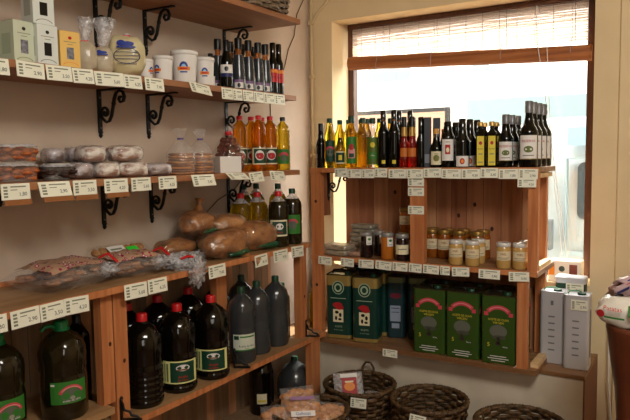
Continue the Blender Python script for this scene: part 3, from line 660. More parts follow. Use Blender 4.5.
# dark bottles on the second shelf
Z2 = 1.7855; g = 'dark bottles at the end of the second shelf'
def smoke():   # smoky sleeve bottle: cone body, printed foot, black capsule
    m = MB(); m.lathe([(0.028, 0), (0.030, 0.004), (0.0295, 0.06), (0.021, 0.15)], glass_smoke, 18); out = [('sleeve', m.mesh('sleeve'), None, None)]
    m = MB(); m.lathe([(0.0125, 0.149), (0.0125, 0.178)], glass_neck, 12); out.append(('neck', m.mesh('neck'), None, None))
    m = MB(); m.lathe([(0.016, 0.176), (0.0165, 0.216), (0.015, 0.221)], black, 14); out.append(('capsule', m.mesh('capsule'), None, None))
    m = MB(); a = Art(m, 'f', f=lambda u, v, o: ((0.0305+o)*math.cos(u/0.0305), (0.0305+o)*math.sin(u/0.0305), v))
    a.rect(-0.020, 0.008, 0.020, 0.040, white, 0); a.rect(-0.02, 0.032, 0.02, 0.044, mat('mauve', (130, 96, 140)), 1); a.ell(0, 0.02, 0.007, 0.010, black, 2); out.append(('label', m.mesh('label'), None, None))
    return out
SM = proto('smoke', smoke)
REDB = proto('redb', bottle(bprof(0.022, 0.235, 0.135, 0.011, 0.215), glass_dark, blackgloss, (0.0135, 0.19, 0.235), slab(0.055, 0.115, 1.2, [red, ('r', -1, 0.72, 1, 0.95, orange), ('t', 'vino', 0, 0.4, 0.010, black)])))
BWH = proto('bwh', bottle(bprof(0.028, 0.2, 0.11, 0.011, 0.17), glass_dark, black, (0.013, 0.155, 0.205), slab(0.05, 0.1, 1.0, [white, ('r', -1, 0, 1, 0.3, blue_dk), ('e', 0, 0.65, 0.3, 0.2, black)])))
SMALLB = proto('smallb', bottle(bprof(0.018, 0.15, 0.07, 0.009, 0.115), glass_dark, black, (0.011, 0.105, 0.145), slab(0.01, 0.05, 1.0, [white, ('e', 0, 0.5, 0.5, 0.25, blue_dk)])))
for pl, x, y, lb in ((SMALLB, -1.80, 2.105, 'small dark bottle with black cap right behind the last white tub'), (BWH, -1.765, 2.165, 'wide dark bottle with white and blue label among the smoky grey bottles'),
    (SM, -1.755, 2.235, 'smoky grey sleeved bottle with black capsule, leftmost of its front row'), (SM, -1.755, 2.305, 'smoky grey sleeved bottle with black capsule, second in its front row'), (SM, -1.755, 2.375, 'smoky grey sleeved bottle with black capsule, third in its front row'), (SM, -1.755, 2.43, 'smoky grey sleeved bottle beside the red labelled ones'),
    (REDB, -1.75, 2.482, 'slim black bottle with red label, left of the pair at the end'), (REDB, -1.75, 2.53, 'slim black bottle with red label, right of the pair at the end'),
    (SM, -1.84, 2.20, 'smoky grey bottle in the back row, leftmost'), (SM, -1.84, 2.285, 'smoky grey bottle in the back row, second from left'), (SM, -1.84, 2.365, 'smoky grey bottle in the back row, third from left'), (SM, -1.84, 2.455, 'smoky grey bottle in the back row, nearest the corner')):
    put(pl, x, y, Z2, lb, g, 'dark_bottle', 'bottle')
# white tubs
def tub(R, H):
    def fn():
        m = MB(); m.lathe([(R*0.84, 0), (R*0.85, 0.003), (R*0.99, H*0.88)], white, 28); out = [('tub_body', m.mesh('tub_body'), None, None)]
        m = MB(); m.lathe([(R*1.0, H*0.86), (R*1.06, H*0.87), (R*1.06, H*0.96), (R*1.02, H), (R*0.95, H*0.985)], white, 28); out.append(('lid', m.mesh('lid'), None, None))
        m = MB(); rr = lambda v: R*0.85+(R*0.14)*v/(H*0.88)
        a = Art(m, 'f', f=lambda u, v, o: ((rr(v)+o+0.0006)*math.cos(u/R), (rr(v)+o+0.0006)*math.sin(u/R), v))
        s = R/0.048
        a.ell(0, H*0.47, 0.017*s, 0.021*s, blue, 0, 14, 0, PI); a.ell(0, H*0.47, 0.010*s, 0.012*s, mat('skyblue', (150, 190, 226)), 1, 12, 0, PI); a.rect(-0.024*s, H*0.38, 0.024*s, H*0.49, orange, 2); a.rect(-0.015*s, H*0.41, 0.015*s, H*0.46, red, 3); a.rect(-0.014*s, H*0.31, 0.014*s, H*0.35, blue, 2)
        out.append(('label', m.mesh('label'), None, None)); return out
    return fn
g = 'white tubs on the second shelf'
for R, H, x, y, tn, lb in ((0.028, 0.075, -1.79, 1.73, 0.9, 'smallest white plastic tub, half behind the next one'), (0.036, 0.093, -1.77, 1.80, -0.75, 'medium white tub turned so its logo faces left'), (0.050, 0.124, -1.762, 1.905, -0.05, 'largest white tub with blue and orange logo'), (0.038, 0.112, -1.755, 2.015, 0.0, 'medium white tub with logo beside the dark bottles')):
    put(proto(('tub', R), tub(R, H)), x, y, Z2, lb, g, 'plastic_tub', 'tub', turn=tn)

# cartons on second shelf
def carton(w_, d, h, body, side, win, arch):
    def fn():
        m = MB(); m.box(-d/2, d/2, -w_/2, w_/2, 0, h, body); a = Art(m, 'x', x=d/2)
        a.ell(0, h*0.82, w_*0.09, h*0.045, tag_ink if arch is not orange else red, 0); a.rect(-w_*0.32, h*0.70, w_*0.32, h*0.715, tag_bar, 0); a.rect(-w_*0.14, h*0.63, w_*0.14, h*0.645, tag_bar, 0)
        a.rect(-w_*0.18, h*0.22, w_*0.18, h*0.55, win, 0); a.arc(0, -h*0.02, w_*0.42, w_*0.46, arch, 1, 0.5, 2.64, sq=0.55)
        Art(m, 'f', f=lambda u, v, o: (-u, -w_/2-o, v)).rect(-d*0.3, h*0.2, d*0.25, h*0.7, side, 0)
        out = [('box', m.mesh('box', 0), None, None)]
        m = MB(); m.box(-d/2+0.001, d/2-0.001, -w_/2+0.001, w_/2-0.001, h, h+0.0015, side); out.append(('lid_flap', m.mesh('lid_flap'), None, None)); return out
    return fn
palegreen = mat('palegreen', (206, 214, 190), 0.6); palegreen2 = mat('palegreen_side', (184, 194, 168), 0.6); palewhite = mat('palewhite', (222, 228, 222), 0.6); ywbox = mat('yellow_box', (236, 196, 110), 0.6); teal = mat('teal_box', (120, 170, 150), 0.6)
print_grey = noisy('print_grey', (150, 150, 160), (90, 90, 96), (90, 90, 90), 0.6)
g = 'oil cartons on the second shelf'
C1 = proto('c_green', carton(0.070, 0.07, 0.118, palegreen, palegreen2, print_grey, mat('olive_print', (140, 140, 84)))); C2 = proto('c_white', carton(0.070, 0.06, 0.116, palewhite, mat('pw2', (180, 186, 176)), black, mat('grey_print', (110, 110, 110)))); C3 = proto('c_yellow', carton(0.068, 0.05, 0.108, ywbox, mat('yb2', (206, 160, 70)), print_grey, orange)); C4 = proto('c_teal', carton(0.06, 0.05, 0.112, teal, teal, print_grey, white))
def pc(pl, x, y, z, rz, lb): inst(pl, 'carton', lb, 'carton', (x, y, z), rz, g)
pc(C1, -1.765, 1.196, Z2, 0.06, 'pale green carton with a grey picture window, left of the white cartons')
pc(C2, -1.745, 1.266, Z2, 0.0, 'white carton with black window standing on the shelf, beneath another white carton')
pc(C2, -1.75, 1.262, Z2+0.1185, -0.05, 'white carton with black window stacked on top of another white carton')
pc(C3, -1.735, 1.344, Z2, -0.1, 'yellow carton with orange arch at its foot')
pc(C4, -1.83, 1.115, Z2, 0.0, 'teal carton at the left edge, mostly out of the picture')

# flour bags
def plume(m, c, r0, r1, h, mt, seed, n=14, lean=(0, 0), neck=0.01):
    loops = []
    for i in range(7):
        t = i/6; rr = neck+(r1-neck)*t**0.8 if i else r0
        loops.append([(c[0]+lean[0]*t*h+rr*(0.75+0.5*noise.noise(Vector((j*1.7, t*3, seed))))*math.cos(2*PI*j/n), c[1]+lean[1]*t*h+rr*(0.75+0.5*noise.noise(Vector((j*1.9+9, t*3, seed))))*math.sin(2*PI*j/n), c[2]+h*t*(0.9+0.25*noise.noise(Vector((j*0.9, seed, 5))))) for j in range(n)])
    m.rings(loops, mt, True, False, False)
def flourbag(w_, d, h, body, seed, prt, ph, pr=0.034):
    def fn():
        e = 0.6; m = MB(); m.blob((0, 0, h*0.5), (d/2, w_/2, h*0.5), body, 0.07, 2.2, seed, 24, 16, 0.75, flatb=0.0); out = [('bag_body', m.mesh('bag_body'), None, None)]
        m = MB(); plume(m, (0, 0, h*0.97), 0.012, pr, ph, film_dense, seed, lean=(-0.1, 0.1)); out.append(('bag_top', m.mesh('bag_top'), None, None))
        m = MB(); m.lathe([(0.012, h*0.965), (0.014, h*0.985), (0.012, h*1.0)], red, 10); m.box(0.01, 0.013, -0.012, 0.012, h*0.96, h*1.0, red); out.append(('red_tie', m.mesh('red_tie'), 1, None))
        if prt:
            m = MB()
            def f(u, v, o):
                s = max(0.0, 1-abs((v-h*0.5)/(h*0.5))**(1/0.75*1.2)); t = min(0.98, abs(u)/(w_/2))
                x = d/2*1.16*(max(0.02, 1-t**2.4))**0.45*(0.35+0.65*max(0.0, 1-abs((v-h*0.5)/(h*0.5))**2.6)**0.5)
                return (x+o*2, u, v)
            a = Art(m, 'f', f=f); s = w_/0.12
            a.ell(-0.018*s, h*0.78, 0.014*s, 0.010*s, blue, 0); a.ell(0.004*s, h*0.76, 0.020*s, 0.008*s, blue, 1); a.rect(-0.032*s, h*0.66, 0.028*s, h*0.70, blue, 2)
            if w_ > 0.1:
                for k, (hw) in enumerate((0.034, 0.038, 0.034)): a.rect(-hw*s, h*(0.55-0.08*k), hw*s, h*(0.565-0.08*k), blue_dk, 0); 
                a.text('HARINA DE MAIZ', 0, h*0.28, 0.006, blue_dk, 1); a.arc(0, h*0.47, 0.040*s, 0.043*s, blue_dk, 1, 0, 6.28, 24, 0.6)
            out.append(('label', m.mesh('label'), None, None))
        return out
    return fn
g = 'flour bags on the second shelf'
inst(proto('fb1', flourbag(0.078, 0.07, 0.105, flour, 3, False, 0.085, 0.036)), 'flour_bag', 'small beige flour bag with tall clear knotted top, next to the yellow carton', 'bag', (-1.79, 1.462, Z2), face(-1.8, 1.46), g)
inst(proto('fb2', flourbag(0.074, 0.06, 0.095, flour, 5, True, 0.11, 0.05)), 'flour_bag', 'beige flour bag with blue print, in the middle behind the big one', 'bag', (-1.79, 1.535, Z2), face(-1.79, 1.54), g)
inst(proto('fb3', flourbag(0.125, 0.085, 0.142, flour_y, 8, True, 0.012, 0.02)), 'flour_bag', 'large pale yellow bag with blue lettering, beside the white tubs', 'bag', (-1.765, 1.62, Z2), face(-1.765, 1.62), g)

# wicker baskets
def wicker(R0, R1, H, mt, rows, seed, rimr=0.012, floor=True):
    m = MB(); n = 120; st = 24
    for k in range(rows):
        z = 0.01+(H-0.02)*k/(rows-1); R = R0+(R1-R0)*(z/H)**0.8; loops = []; hh = (H/rows)*0.62
        for j in range(n):
            a = 2*PI*j/n; w_ = 0.0065*math.cos(st/2*a+PI*k); rr = R+w_
            ce = []
            for q in range(5):
                b = 2*PI*q/5; ce.append(((rr+0.0052*math.cos(b))*math.cos(a), (rr+0.0052*math.cos(b))*math.sin(a), z+hh*math.sin(b)*0.9))
            loops.append(ce)
        loops.append(loops[0]); m.rings(loops, mt, True, False, False)
    for j in range(st):
        a = 2*PI*(j+0.5)/st; m.tube([(R0*math.cos(a), R0*math.sin(a), 0.0), ((R0+(R1-R0)*0.55)*math.cos(a), (R0+(R1-R0)*0.55)*math.sin(a), H*0.45), (R1*math.cos(a), R1*math.sin(a), H)], 0.005, mt, 5)
    if floor: m.lathe([(R0, 0.0), (R0, 0.012)], mt, 36)
    body = m.mesh('woven_body'); m = MB()
    for ph in (0, PI*2/3, PI*4/3):
        pts = []
        for j in range(109):
            a = 2*PI*j/108; t = 26*a+ph; pts.append(((R1+0.003+rimr*0.55*math.cos(t))*math.cos(a), (R1+0.003+rimr*0.55*math.cos(t))*math.sin(a), H+rimr*0.55*math.sin(t)))
        m.tube(pts, rimr*0.5, mt, 5)
    return [('woven_body', body, None, None), ('rim', m.mesh('rim'), None, None)]
WB_ = proto('wb', lambda: wicker(0.125, 0.162, 0.42, wicker_dk, 24, 1)); 
g = 'dark wicker baskets on the floor'
bk = inst(WB_, 'wicker_basket', 'dark round wicker basket on the floor with snack bags and a small loop handle', 'basket', (-1.405, 2.655, 0.001), 0.3, g)
m = MB(); m.tube([(0.150, -0.03, 0.42), (0.152, -0.028, 0.45), (0.154, -0.012, 0.475), (0.154, 0.012, 0.475), (0.152, 0.028, 0.45), (0.150, 0.03, 0.42)], 0.006, wicker_dk, 6, T=Matrix.Rotation(PI/2-0.1, 4, 'Z')); part('handle', m, bk)
inst(WB_, 'wicker_basket', 'dark round empty wicker basket on the floor, in the middle of the row', 'basket', (-1.045, 2.63, 0.001), 0.9, g)
b3 = inst(WB_, 'wicker_basket', 'dark empty wicker basket on the floor, rightmost, below the silver tins', 'basket', (-0.640, 2.59, 0.001), 1.7, g); b3.scale = (1.06, 1.06, 0.98)
inst(WB_, 'wicker_basket', 'dark wicker floor basket heaped with biscuit bags beside the left unit', 'basket', (-1.445, 2.27, 0.001), 0.1, g)
WG = proto('wg', lambda: wicker(0.160, 0.185, 0.20, wicker_grey, 17, 2, 0.010))
tb_ = inst(WG, 'wicker_basket', 'oval grey-brown wicker basket on the topmost wall shelf', 'basket', (-1.780, 2.318, 2.1265), 0.0); tb_.scale = (1, 1.32, 1)
tag_back(-1.355, -1.275, 2.475, 0.425, 0.042, 'white price tag clipped to the rim of the basket with the red snack bag', 'price tags on baskets', 2, 0.06, 0.25)
tag_back(-1.06, -0.985, 2.452, 0.415, 0.042, 'white price tag clipped to the rim of the middle empty basket', 'price tags on baskets', 6, -0.03, 0.25)

# pillow bags (snacks)
def pillow(L_, W_, Hh, fmat, content, seed, labeler=None, cr=0.012, ncont=30, cshape=(1, 1.2, 0.8)):
    def fn():
        out = []; rnd = random.Random(seed); m = MB()
        if content:
            for i in range(ncont):
                x = rnd.uniform(-0.7, 0.7)*W_/2; y = rnd.uniform(-0.74, 0.74)*L_/2; lim = Hh/2*max(0.2, 1-(abs(x)/(W_/2))**2*0.8-(abs(y)/(L_/2))**2*0.6)
                m.blob((x, y, Hh/2+rnd.uniform(-1, 1)*lim*0.5), (cr*cshape[0], cr*cshape[1], cr*cshape[2]), content, 0.1, 2, i, 8, 6)
            out.append(('contents', m.mesh('contents'), None, None))
        m = MB(); nu, nv = 18, 22; vs = []; fs = []
        for side in (1, -1):
            o = len(vs)
            for i in range(nv+1):
                for j in range(nu+1):
                    a, b_ = 2*i/nv-1, 2*j/nu-1
                    h = Hh/2*max(0, 1-abs(a)**3.2)**0.6*max(0, 1-abs(b_)**3)**0.6*1.12
                    h *= 1+0.35*noise.noise(Vector((a*4, b_*4, seed+side))); k = 0.004*noise.noise(Vector((a*9, b_*9, seed)))
                    vs.append((b_*W_/2*(1+0.04*noise.noise(Vector((a*5, 0, seed)))), a*L_/2, Hh/2+side*(h+0.0006)+k*0.6))
            for i in range(nv):
                for j in range(nu):
                    q = o+i*(nu+1)+j; f = (q, q+1, q+nu+2, q+nu+1); fs.append(f if side > 0 else f[::-1])
        m.add(vs, fs, fmat, True); out.append(('wrapper', m.mesh('wrapper'), None, None))
        if labeler: m = MB(); labeler(m, Hh); out.append(('label', m.mesh('label'), None, None))
        return out
    return fn
def lb_text(m, Hh):
    a = Art(m, 'z', z=Hh*1.12, y=0); a.rect(-0.05, -0.035, 0.05, -0.012, white, 0); a.text('Galletas', 0, -0.0235, 0.014, blue, 1, 0.09); a.rect(-0.05, 0.035, 0.05, 0.05, mat('mauve2', (150, 110, 150)), 0)
def lb_red(m, Hh):
    a = Art(m, 'z', z=Hh*1.12, y=0); a.rect(-0.035, -0.045, 0.035, 0.03, red2, 0); a.ell(0, -0.01, 0.026, 0.02, orange, 1); a.rect(-0.04, 0.032, 0.04, 0.05, white, 0); a.rect(-0.02, 0.008, 0.02, 0.016, cream, 2)
B1 = proto('cookbag', pillow(0.15, 0.125, 0.05, film, biscuit, 4, lb_text, 0.017, 44, (1, 1.5, 0.7))); B2 = proto('cookbag2', pillow(0.15, 0.12, 0.055, film, biscuit, 9, None, 0.017, 44, (1, 1.5, 0.7)))
B3 = proto('redbag', pillow(0.14, 0.115, 0.035, film_dense, pastry, 12, lb_red, 0.010, 30)); B4 = proto('snack', pillow(0.12, 0.10, 0.035, film_dense, pastry, 13, None, 0.010, 30))
def place(pl, name, lb, cat, loc, rot, grp=None):
    t = inst(pl, name, lb, cat, loc, 0, grp); t.rotation_euler = rot; return t
g = 'biscuit bags in the floor basket'
place(B1, 'biscuit_bag', 'clear bag of biscuits with white and blue lettering on top of the basket heap', 'bag', (-1.445, 2.215, 0.425), (0, 0.85, -0.93), g)
place(B2, 'biscuit_bag', 'clear bag of biscuits without lettering, left side of the basket heap', 'bag', (-1.525, 2.165, 0.395), (0.25, 1.0, -0.75), g)
place(B2, 'biscuit_bag', 'clear bag of biscuits leaning at the back of the basket heap', 'bag', (-1.52, 2.29, 0.43), (0, 0.9, -0.7), g)
place(B2, 'biscuit_bag', 'clear bag of biscuits at the right side of the basket heap, lower', 'bag', (-1.375, 2.325, 0.375), (-0.3, 0.7, -0.8), g)
g = 'snack bags in the handled basket'
place(B3, 'snack_bag', 'small red printed snack bag standing up in the handled basket', 'bag', (-1.455, 2.63, 0.410), (0, 1.1, -0.85), g)
place(B4, 'snack_bag', 'clear orange snack bag lying in the handled basket behind the price tag', 'bag', (-1.40, 2.60, 0.345), (0.1, 0.3, -0.4), g)
place(B4, 'snack_bag', 'clear orange snack bag lying at the right side of the handled basket', 'bag', (-1.33, 2.68, 0.34), (0, 0.2, 0.6), g)
place(B4, 'snack_bag', 'clear snack bag at the bottom left of the handled basket', 'bag', (-1.48, 2.70, 0.30), (0, 0.1, 0.2), g)

# bottom shelf of the left unit
D1 = proto('drum', bottle([(0.055, 0), (0.06, 0.01), (0.06, 0.2), (0.05, 0.25), (0.02, 0.275), (0.018, 0.285)], oil_dark, black, (0.02, 0.285, 0.305), slab(0.06, 0.11, 0.4, [cream, ('r', -0.8, 0.2, 0.8, 0.4, yellow)])))
put(D1, -1.86, 2.49, 0.2505, 'tall black container on the bottom shelf of the left unit', None, 'oil_container', Lc)
m = [(0.08, 0), (0.090, 0.012), (0.090, 0.11), (0.086, 0.14), (0.070, 0.175), (0.045, 0.203), (0.022, 0.218), (0.018, 0.226)]
put(proto('demi', bottle(m, oil_grey, green_dk, (0.018, 0.224, 0.245), None, 24)), -1.775, 2.655, 0.2505, 'grey round-shouldered demijohn with green cap on the bottom shelf by the corner', None, 'demijohn', 'demijohn')
put(proto('thinb', bottle(bprof(0.042, 0.33, 0.25, 0.014, 0.305), glass_dark, black, (0.016, 0.29, 0.33), slab(0.12, 0.20, 0.5, [mat('label_beige', (176, 178, 136)), ('r', -0.5, 0.3, 0.5, 0.35, deepgreen)]))), -1.925, 1.485, LZ, 'black bottle with a narrow beige label behind the green capped container', None, 'dark_bottle', 'bottle')
put(proto('smallpink', petpale(0.036, 0.27, green_dk, oil_darkgreen, labp)), -1.775, 2.56, LZ, 'dark oil bottle with pink-arched label at the end of the lower shelf', None, 'oil_bottle', 'oil bottle')

# ================================================================== SHELF 3: pastries, cakes, biscuits
def clam(w_, d, h, content, seed):
    def fn():
        rnd = random.Random(seed); m = MB()
        for i in range(70):
            m.blob((rnd.uniform(-0.4, 0.4)*d, rnd.uniform(-0.42, 0.42)*w_, rnd.uniform(0.010, h*0.78)), (0.014, 0.017, 0.007), content, 0.3, 3, i, 8, 6)
        out = [('contents', m.mesh('contents'), None, None)]
        m = MB(); m.prism(w_*0.99, d*0.99, 0.03, [(0.012, 0), (0.010, 0.002), (0.0, h*0.86)], film_side); out.append(('tray', m.mesh('tray'), None, None))
        m = MB(); m.prism(w_*1.04, d*1.04, 0.034, [(0, h*0.86), (0, h*0.90), (0.008, h*0.92), (0.012, h)], film_dense); out.append(('lid', m.mesh('lid'), None, None)); return out
    return fn
K1 = proto('clamA', clam(0.128, 0.11, 0.056, pastry, 1)); K2 = proto('clamB', clam(0.105, 0.10, 0.050, pastry_dk, 2))
g = 'clear tubs of pastries'
def cl(pl, x, y, z, lb, dz=-0.5): inst(pl, 'pastry_tub', lb, 'tub', (x, y, z), dz, g)
cl(K1, -1.79, 1.185, Z3, 'clear plastic tub of orange pastries standing on the shelf, bottom of its stack')
cl(K1, -1.79, 1.185, Z3+0.0565, 'clear plastic tub of orange pastries on top of the stack')
cl(K2, -1.775, 1.32, Z3, 'clear plastic tub of dark pastries with a small white ticket, beside the stack')
single('paper_ticket', MB().box(-0.022, 0.022, -0.03, 0.03, 0, 0.0012, tag_paper), 'small white ticket lying on the tub of dark pastries', 'ticket', (-1.765, 1.32, Z3+0.0505), -0.4)
def cake(w_, d, h, mt, seed):
    def fn():
        m = MB(); m.blob((0, 0, h/2), (d/2, w_/2, h/2), mt, 0.05, 4, seed, 26, 14, 0.55, flatb=0.0); out = [('wrapped_cake', m.mesh('wrapped_cake'), None, None)]
        m = MB(); m.blob((0, 0, h/2), (d/2+0.002, w_/2+0.003, h/2+0.0015), film, 0.10, 6, seed+5, 22, 12, 0.6, flatb=0.0005); out.append(('film', m.mesh('film'), None, None)); return out
    return fn
g = 'wrapped cakes on the third shelf'
cks = [(-1.80, 1.425, 0, 0.075, 0.047, cakewrap_b, 'lower row of wrapped cakes, first from the pastry tubs'), (-1.775, 1.51, 0, 0.085, 0.05, cakewrap, 'lower row of wrapped cakes, second from the pastry tubs'), (-1.77, 1.618, 0, 0.115, 0.05, cakewrap, 'lower row of wrapped cakes, third from the pastry tubs'),
       (-1.90, 1.40, 0, 0.075, 0.047, cakewrap_b, 'back row of wrapped cakes, low, behind the first'), (-1.90, 1.49, 0, 0.08, 0.047, cakewrap_b, 'back row of wrapped cakes, low, behind the second'),(-1.895, 1.60, 0, 0.115, 0.05, cakewrap_b, 'back row of wrapped cakes, low, behind the third'),
       (-1.90, 1.40, 1, 0.06, 0.042, cakewrap_b, 'upper row of wrapped cakes, leftmost and furthest back'), (-1.88, 1.472, 1, 0.06, 0.045, cakewrap_b, 'upper row of wrapped cakes, second from left'), (-1.79, 1.465, 1, 0.085, 0.05, cakewrap, 'upper row of wrapped cakes, third from left, large and pale'), (-1.88, 1.56, 1, 0.07, 0.05, cakewrap_b, 'upper row of wrapped cakes, bluish one behind the gap'), (-1.775, 1.60, 1, 0.12, 0.05, cakewrap, 'upper row of wrapped cakes, rightmost, printed brown')]
for i, (x, y, lv, w_, h, mt, lb) in enumerate(cks):
    h = 0.054 if not lv else h+0.006; inst(proto(('ck', i), cake(w_, 0.09, h, mt, i+1)), 'wrapped_cake', 'cellophane wrapped cake, '+lb, 'cake', (x, y, Z3+(0.0545 if lv else 0)), -0.25, g)
inst(proto('flatpack', cake(0.105, 0.08, 0.045, cakewrap_b, 31)), 'wrapped_cake', 'flat grey cellophane pack lying between the wrapped cakes and biscuits', 'cake', (-1.775, 1.75, Z3), -0.2, g)
def biscuits(seed, n=8, R=0.050):
    def fn():
        rnd = random.Random(seed); m = MB()
        for k in range(n):
            m.lathe([(R*0.8, k*0.0105), (R, k*0.0105+0.003), (R, k*0.0105+0.007), (R*0.8, k*0.0105+0.010)], (biscuit, bread)[k % 2], 20, (rnd.uniform(-0.003, 0.003), rnd.uniform(-0.003, 0.003)))
        out = [('biscuits', m.mesh('biscuits'), None, None)]
        m = MB(); H = n*0.0105; prof = [(R*0.9, 0), (R+0.006, 0.004), (R+0.007, H), (R*0.86, H+0.022), (R*0.5, H+0.04), (0.012, H+0.055)]
        m.lathe(prof, film, 22, ripple=lambda a, z: 0.10*noise.noise(Vector((3*math.cos(a), 3*math.sin(a), z*50+seed))), cap1=False)
        plume(m, (0, 0, H+0.055), 0.012, 0.04, 0.045, film, seed); out.append(('bag', m.mesh('bag'), None, None))
        m = MB(); m.lathe([(0.012, H+0.051), (0.013, H+0.058)], mat('tie', (90, 60, 140)), 10); out.append(('tie', m.mesh('tie'), 1, None)); return out
    return fn
g = 'biscuit stacks in clear bags'
inst(proto('bs1', biscuits(1)), 'biscuit_stack', 'stack of round biscuits in a knotted clear bag, beside the flat grey pack', 'bag', (-1.775, 1.885, Z3), 0, g)
inst(proto('bs2', biscuits(2)), 'biscuit_stack', 'stack of round biscuits in a knotted clear bag, beside the white box', 'bag', (-1.79, 2.015, Z3), 1, g)
single('small_white_box', MB().box(-0.03, 0.03, -0.048, 0.048, 0, 0.068, white), 'plain small white box in front of the red-tied bag', 'box', (-1.738, 2.125, Z3), -0.45, bevel=0.0015)
bg_ = thing('dried_fruit_bag', 'clear bag of dark dried fruit with red twist behind the white box', 'bag', (-1.82, 2.235, Z3), 0)
m = MB(); rnd = random.Random(5)
for i in range(150):
    t = rnd.uniform(0.0, 1); r = 0.058*(1-0.6*t**2)*math.sqrt(rnd.random()); a = rnd.uniform(0, 6.28)
    m.blob((r*math.cos(a), r*1.05*math.sin(a), 0.012+0.13*t), (0.013, 0.013, 0.010), figred, 0.2, 3, i, 8, 6)
o = part('fruit', m, bg_)
m = MB(); m.lathe([(0.055, 0), (0.072, 0.01), (0.074, 0.06), (0.062, 0.115), (0.036, 0.15), (0.013, 0.168)], film_bread, 24, ripple=lambda a, z: 0.12*noise.noise(Vector((3*math.cos(a), 3*math.sin(a), z*30))), cap1=False)
plume(m, (0, 0, 0.168), 0.012, 0.04, 0.035, film, 7); part('bag', m, bg_)
part('red_tie', MB().lathe([(0.014, 0.160), (0.017, 0.168), (0.014, 0.178)], red, 10), bg_)

# ================================================================== COUNTER TOP: bags of sweets, nuts, bread
def flatbag(L_, W_, H_, mt, seed, cont): return pillow(L_, W_, H_, mt, cont, seed, None, 0.016, 50, (1.2, 1.4, 0.5))
film_print = dotprint
g = 'sweet bags lying on the counter'
def sweets(seed, L_, W_, H_):
    def fn():
        out = pillow(L_, W_, H_, film, bread, seed, None, 0.017, 60, (1.1, 1.4, 0.5))()
        m = MB(); nu, nv = 14, 10; vs = []
        for i in range(nv+1):
            for j in range(nu+1):
                a, b_ = (2*i/nv-1)*0.8, (2*j/nu-1)*0.8
                h = H_/2*max(0, 1-abs(a)**3.2)**0.6*max(0, 1-abs(b_)**3)**0.6*1.12*(1+0.35*noise.noise(Vector((a*4, b_*4, seed+1))))
                vs.append((b_*W_/2, a*L_/2, H_/2+h+0.006))
        m.add(vs, [(i*(nu+1)+j, i*(nu+1)+j+1, (i+1)*(nu+1)+j+1, (i+1)*(nu+1)+j) for i in range(nv) for j in range(nu)], dotprint, True)
        out.append(('printed_panel', m.mesh('printed_panel'), None, None))
        m = MB(); m.blob((W_*0.42, L_*0.36, H_*0.6), (0.03, 0.035, 0.02), film_dense, 0.5, 4, seed, 20, 12); out.append(('gathered_end', m.mesh('gathered_end'), None, None))
        m = MB(); m.tube([(W_*0.42-0.02, L_*0.36-0.02, H_*1.1), (W_*0.42, L_*0.36, H_*1.25), (W_*0.42+0.03, L_*0.36+0.012, H_*0.9)], 0.004, red, 6, flat=2); out.append(('red_ribbon', m.mesh('red_ribbon'), len(out)-1, None))
        return out
    return fn
inst(proto('sw1', sweets(3, 0.30, 0.22, 0.08)), 'sweets_bag', 'large clear sweets bag with pink dot print, leftmost on the counter', 'bag', (-1.80, 1.345, CZ), 0.1, g)
inst(proto('sw2', sweets(6, 0.24, 0.18, 0.075)), 'sweets_bag', 'smaller clear sweets bag with pink dots in front of the roll tray', 'bag', (-1.775, 1.60, CZ), -0.1, g)
def nuttray():
    rnd = random.Random(8); m = MB()
    for i in range(8):
        for j in range(3):
            m.blob((-0.04+j*0.04, -0.10+i*0.029, 0.022+rnd.uniform(0, 0.006)), (0.019, 0.016, 0.012), nutc, 0.15, 3, i*3+j, 10, 8)
    out = [('rolls', m.mesh('rolls'), None, None)]
    m = MB(); m.prism(0.26, 0.14, 0.02, [(0.006, 0), (0, 0.012), (0.0, 0.03), (0.012, 0.040)], film_bread); out.append(('wrapping', m.mesh('wrapping'), None, None))
    m = MB(); a = Art(m, 'z', z=0.0405, y=0); a.rect(-0.06, 0.0, 0.015, 0.045, white, 0); a.rect(-0.05, 0.02, 0.0, 0.03, tag_bar, 1); a.rect(0.02, -0.01, 0.068, 0.03, green_bright, 1)
    out.append(('stickers', m.mesh('stickers'), None, 'white label and bright green sticker')); return out
t = inst(proto('nut', nuttray), 'pastry_tray', 'wrapped tray of small golden rolls with a bright green sticker, behind the dotted bags', 'tray', (-1.88, 1.665, 1.118), 0.0); t.rotation_euler = (0, 0.55, -0.05)
def flatpk():
    m = MB(); m.prism(0.13, 0.10, 0.012, [(0.004, 0), (0, 0.006), (0, 0.022), (0.005, 0.028)], bread_b); out = [('pack', m.mesh('pack'), None, None)]
    m = MB(); m.prism(0.14, 0.11, 0.012, [(0.004, 0), (0, 0.006), (0, 0.025), (0.005, 0.030)], film); Art(m, 'z', z=0.0305).rect(-0.02, -0.02, 0.045, 0.0, green_bright, 0); out.append(('film', m.mesh('film'), None, None)); return out
inst(proto('fp', flatpk), 'flat_pack', 'flat wrapped pack with a thin green sticker, between the roll tray and the bread', 'pack', (-1.80, 1.785, CZ), 0.1)
def silver():
    m = MB(); m.blob((0, 0, 0.03), (0.05, 0.06, 0.03), film_dense, 0.25, 4, 2, 24, 14, flatb=0.0); m.blob((0.075, 0.03, -0.005), (0.022, 0.04, 0.05), film_dense, 0.4, 4, 5, 24, 14); m.blob((0.035, 0.0, 0.02), (0.04, 0.05, 0.025), film_dense, 0.3, 4, 7, 24, 14); out = [('crinkled_bag', m.mesh('crinkled_bag'), None, None)]
    m = MB(); m.tube([(0.05, -0.03, 0.045), (0.06, -0.005, 0.052), (0.065, 0.02, 0.046)], 0.005, red, 6); out.append(('red_tie', m.mesh('red_tie'), 0, None)); return out
inst(proto('silver', silver), 'crinkled_bag', 'silvery crinkled clear bag with red tie drooping over the counter edge', 'bag', (-1.71, 1.775, CZ), 0.0)
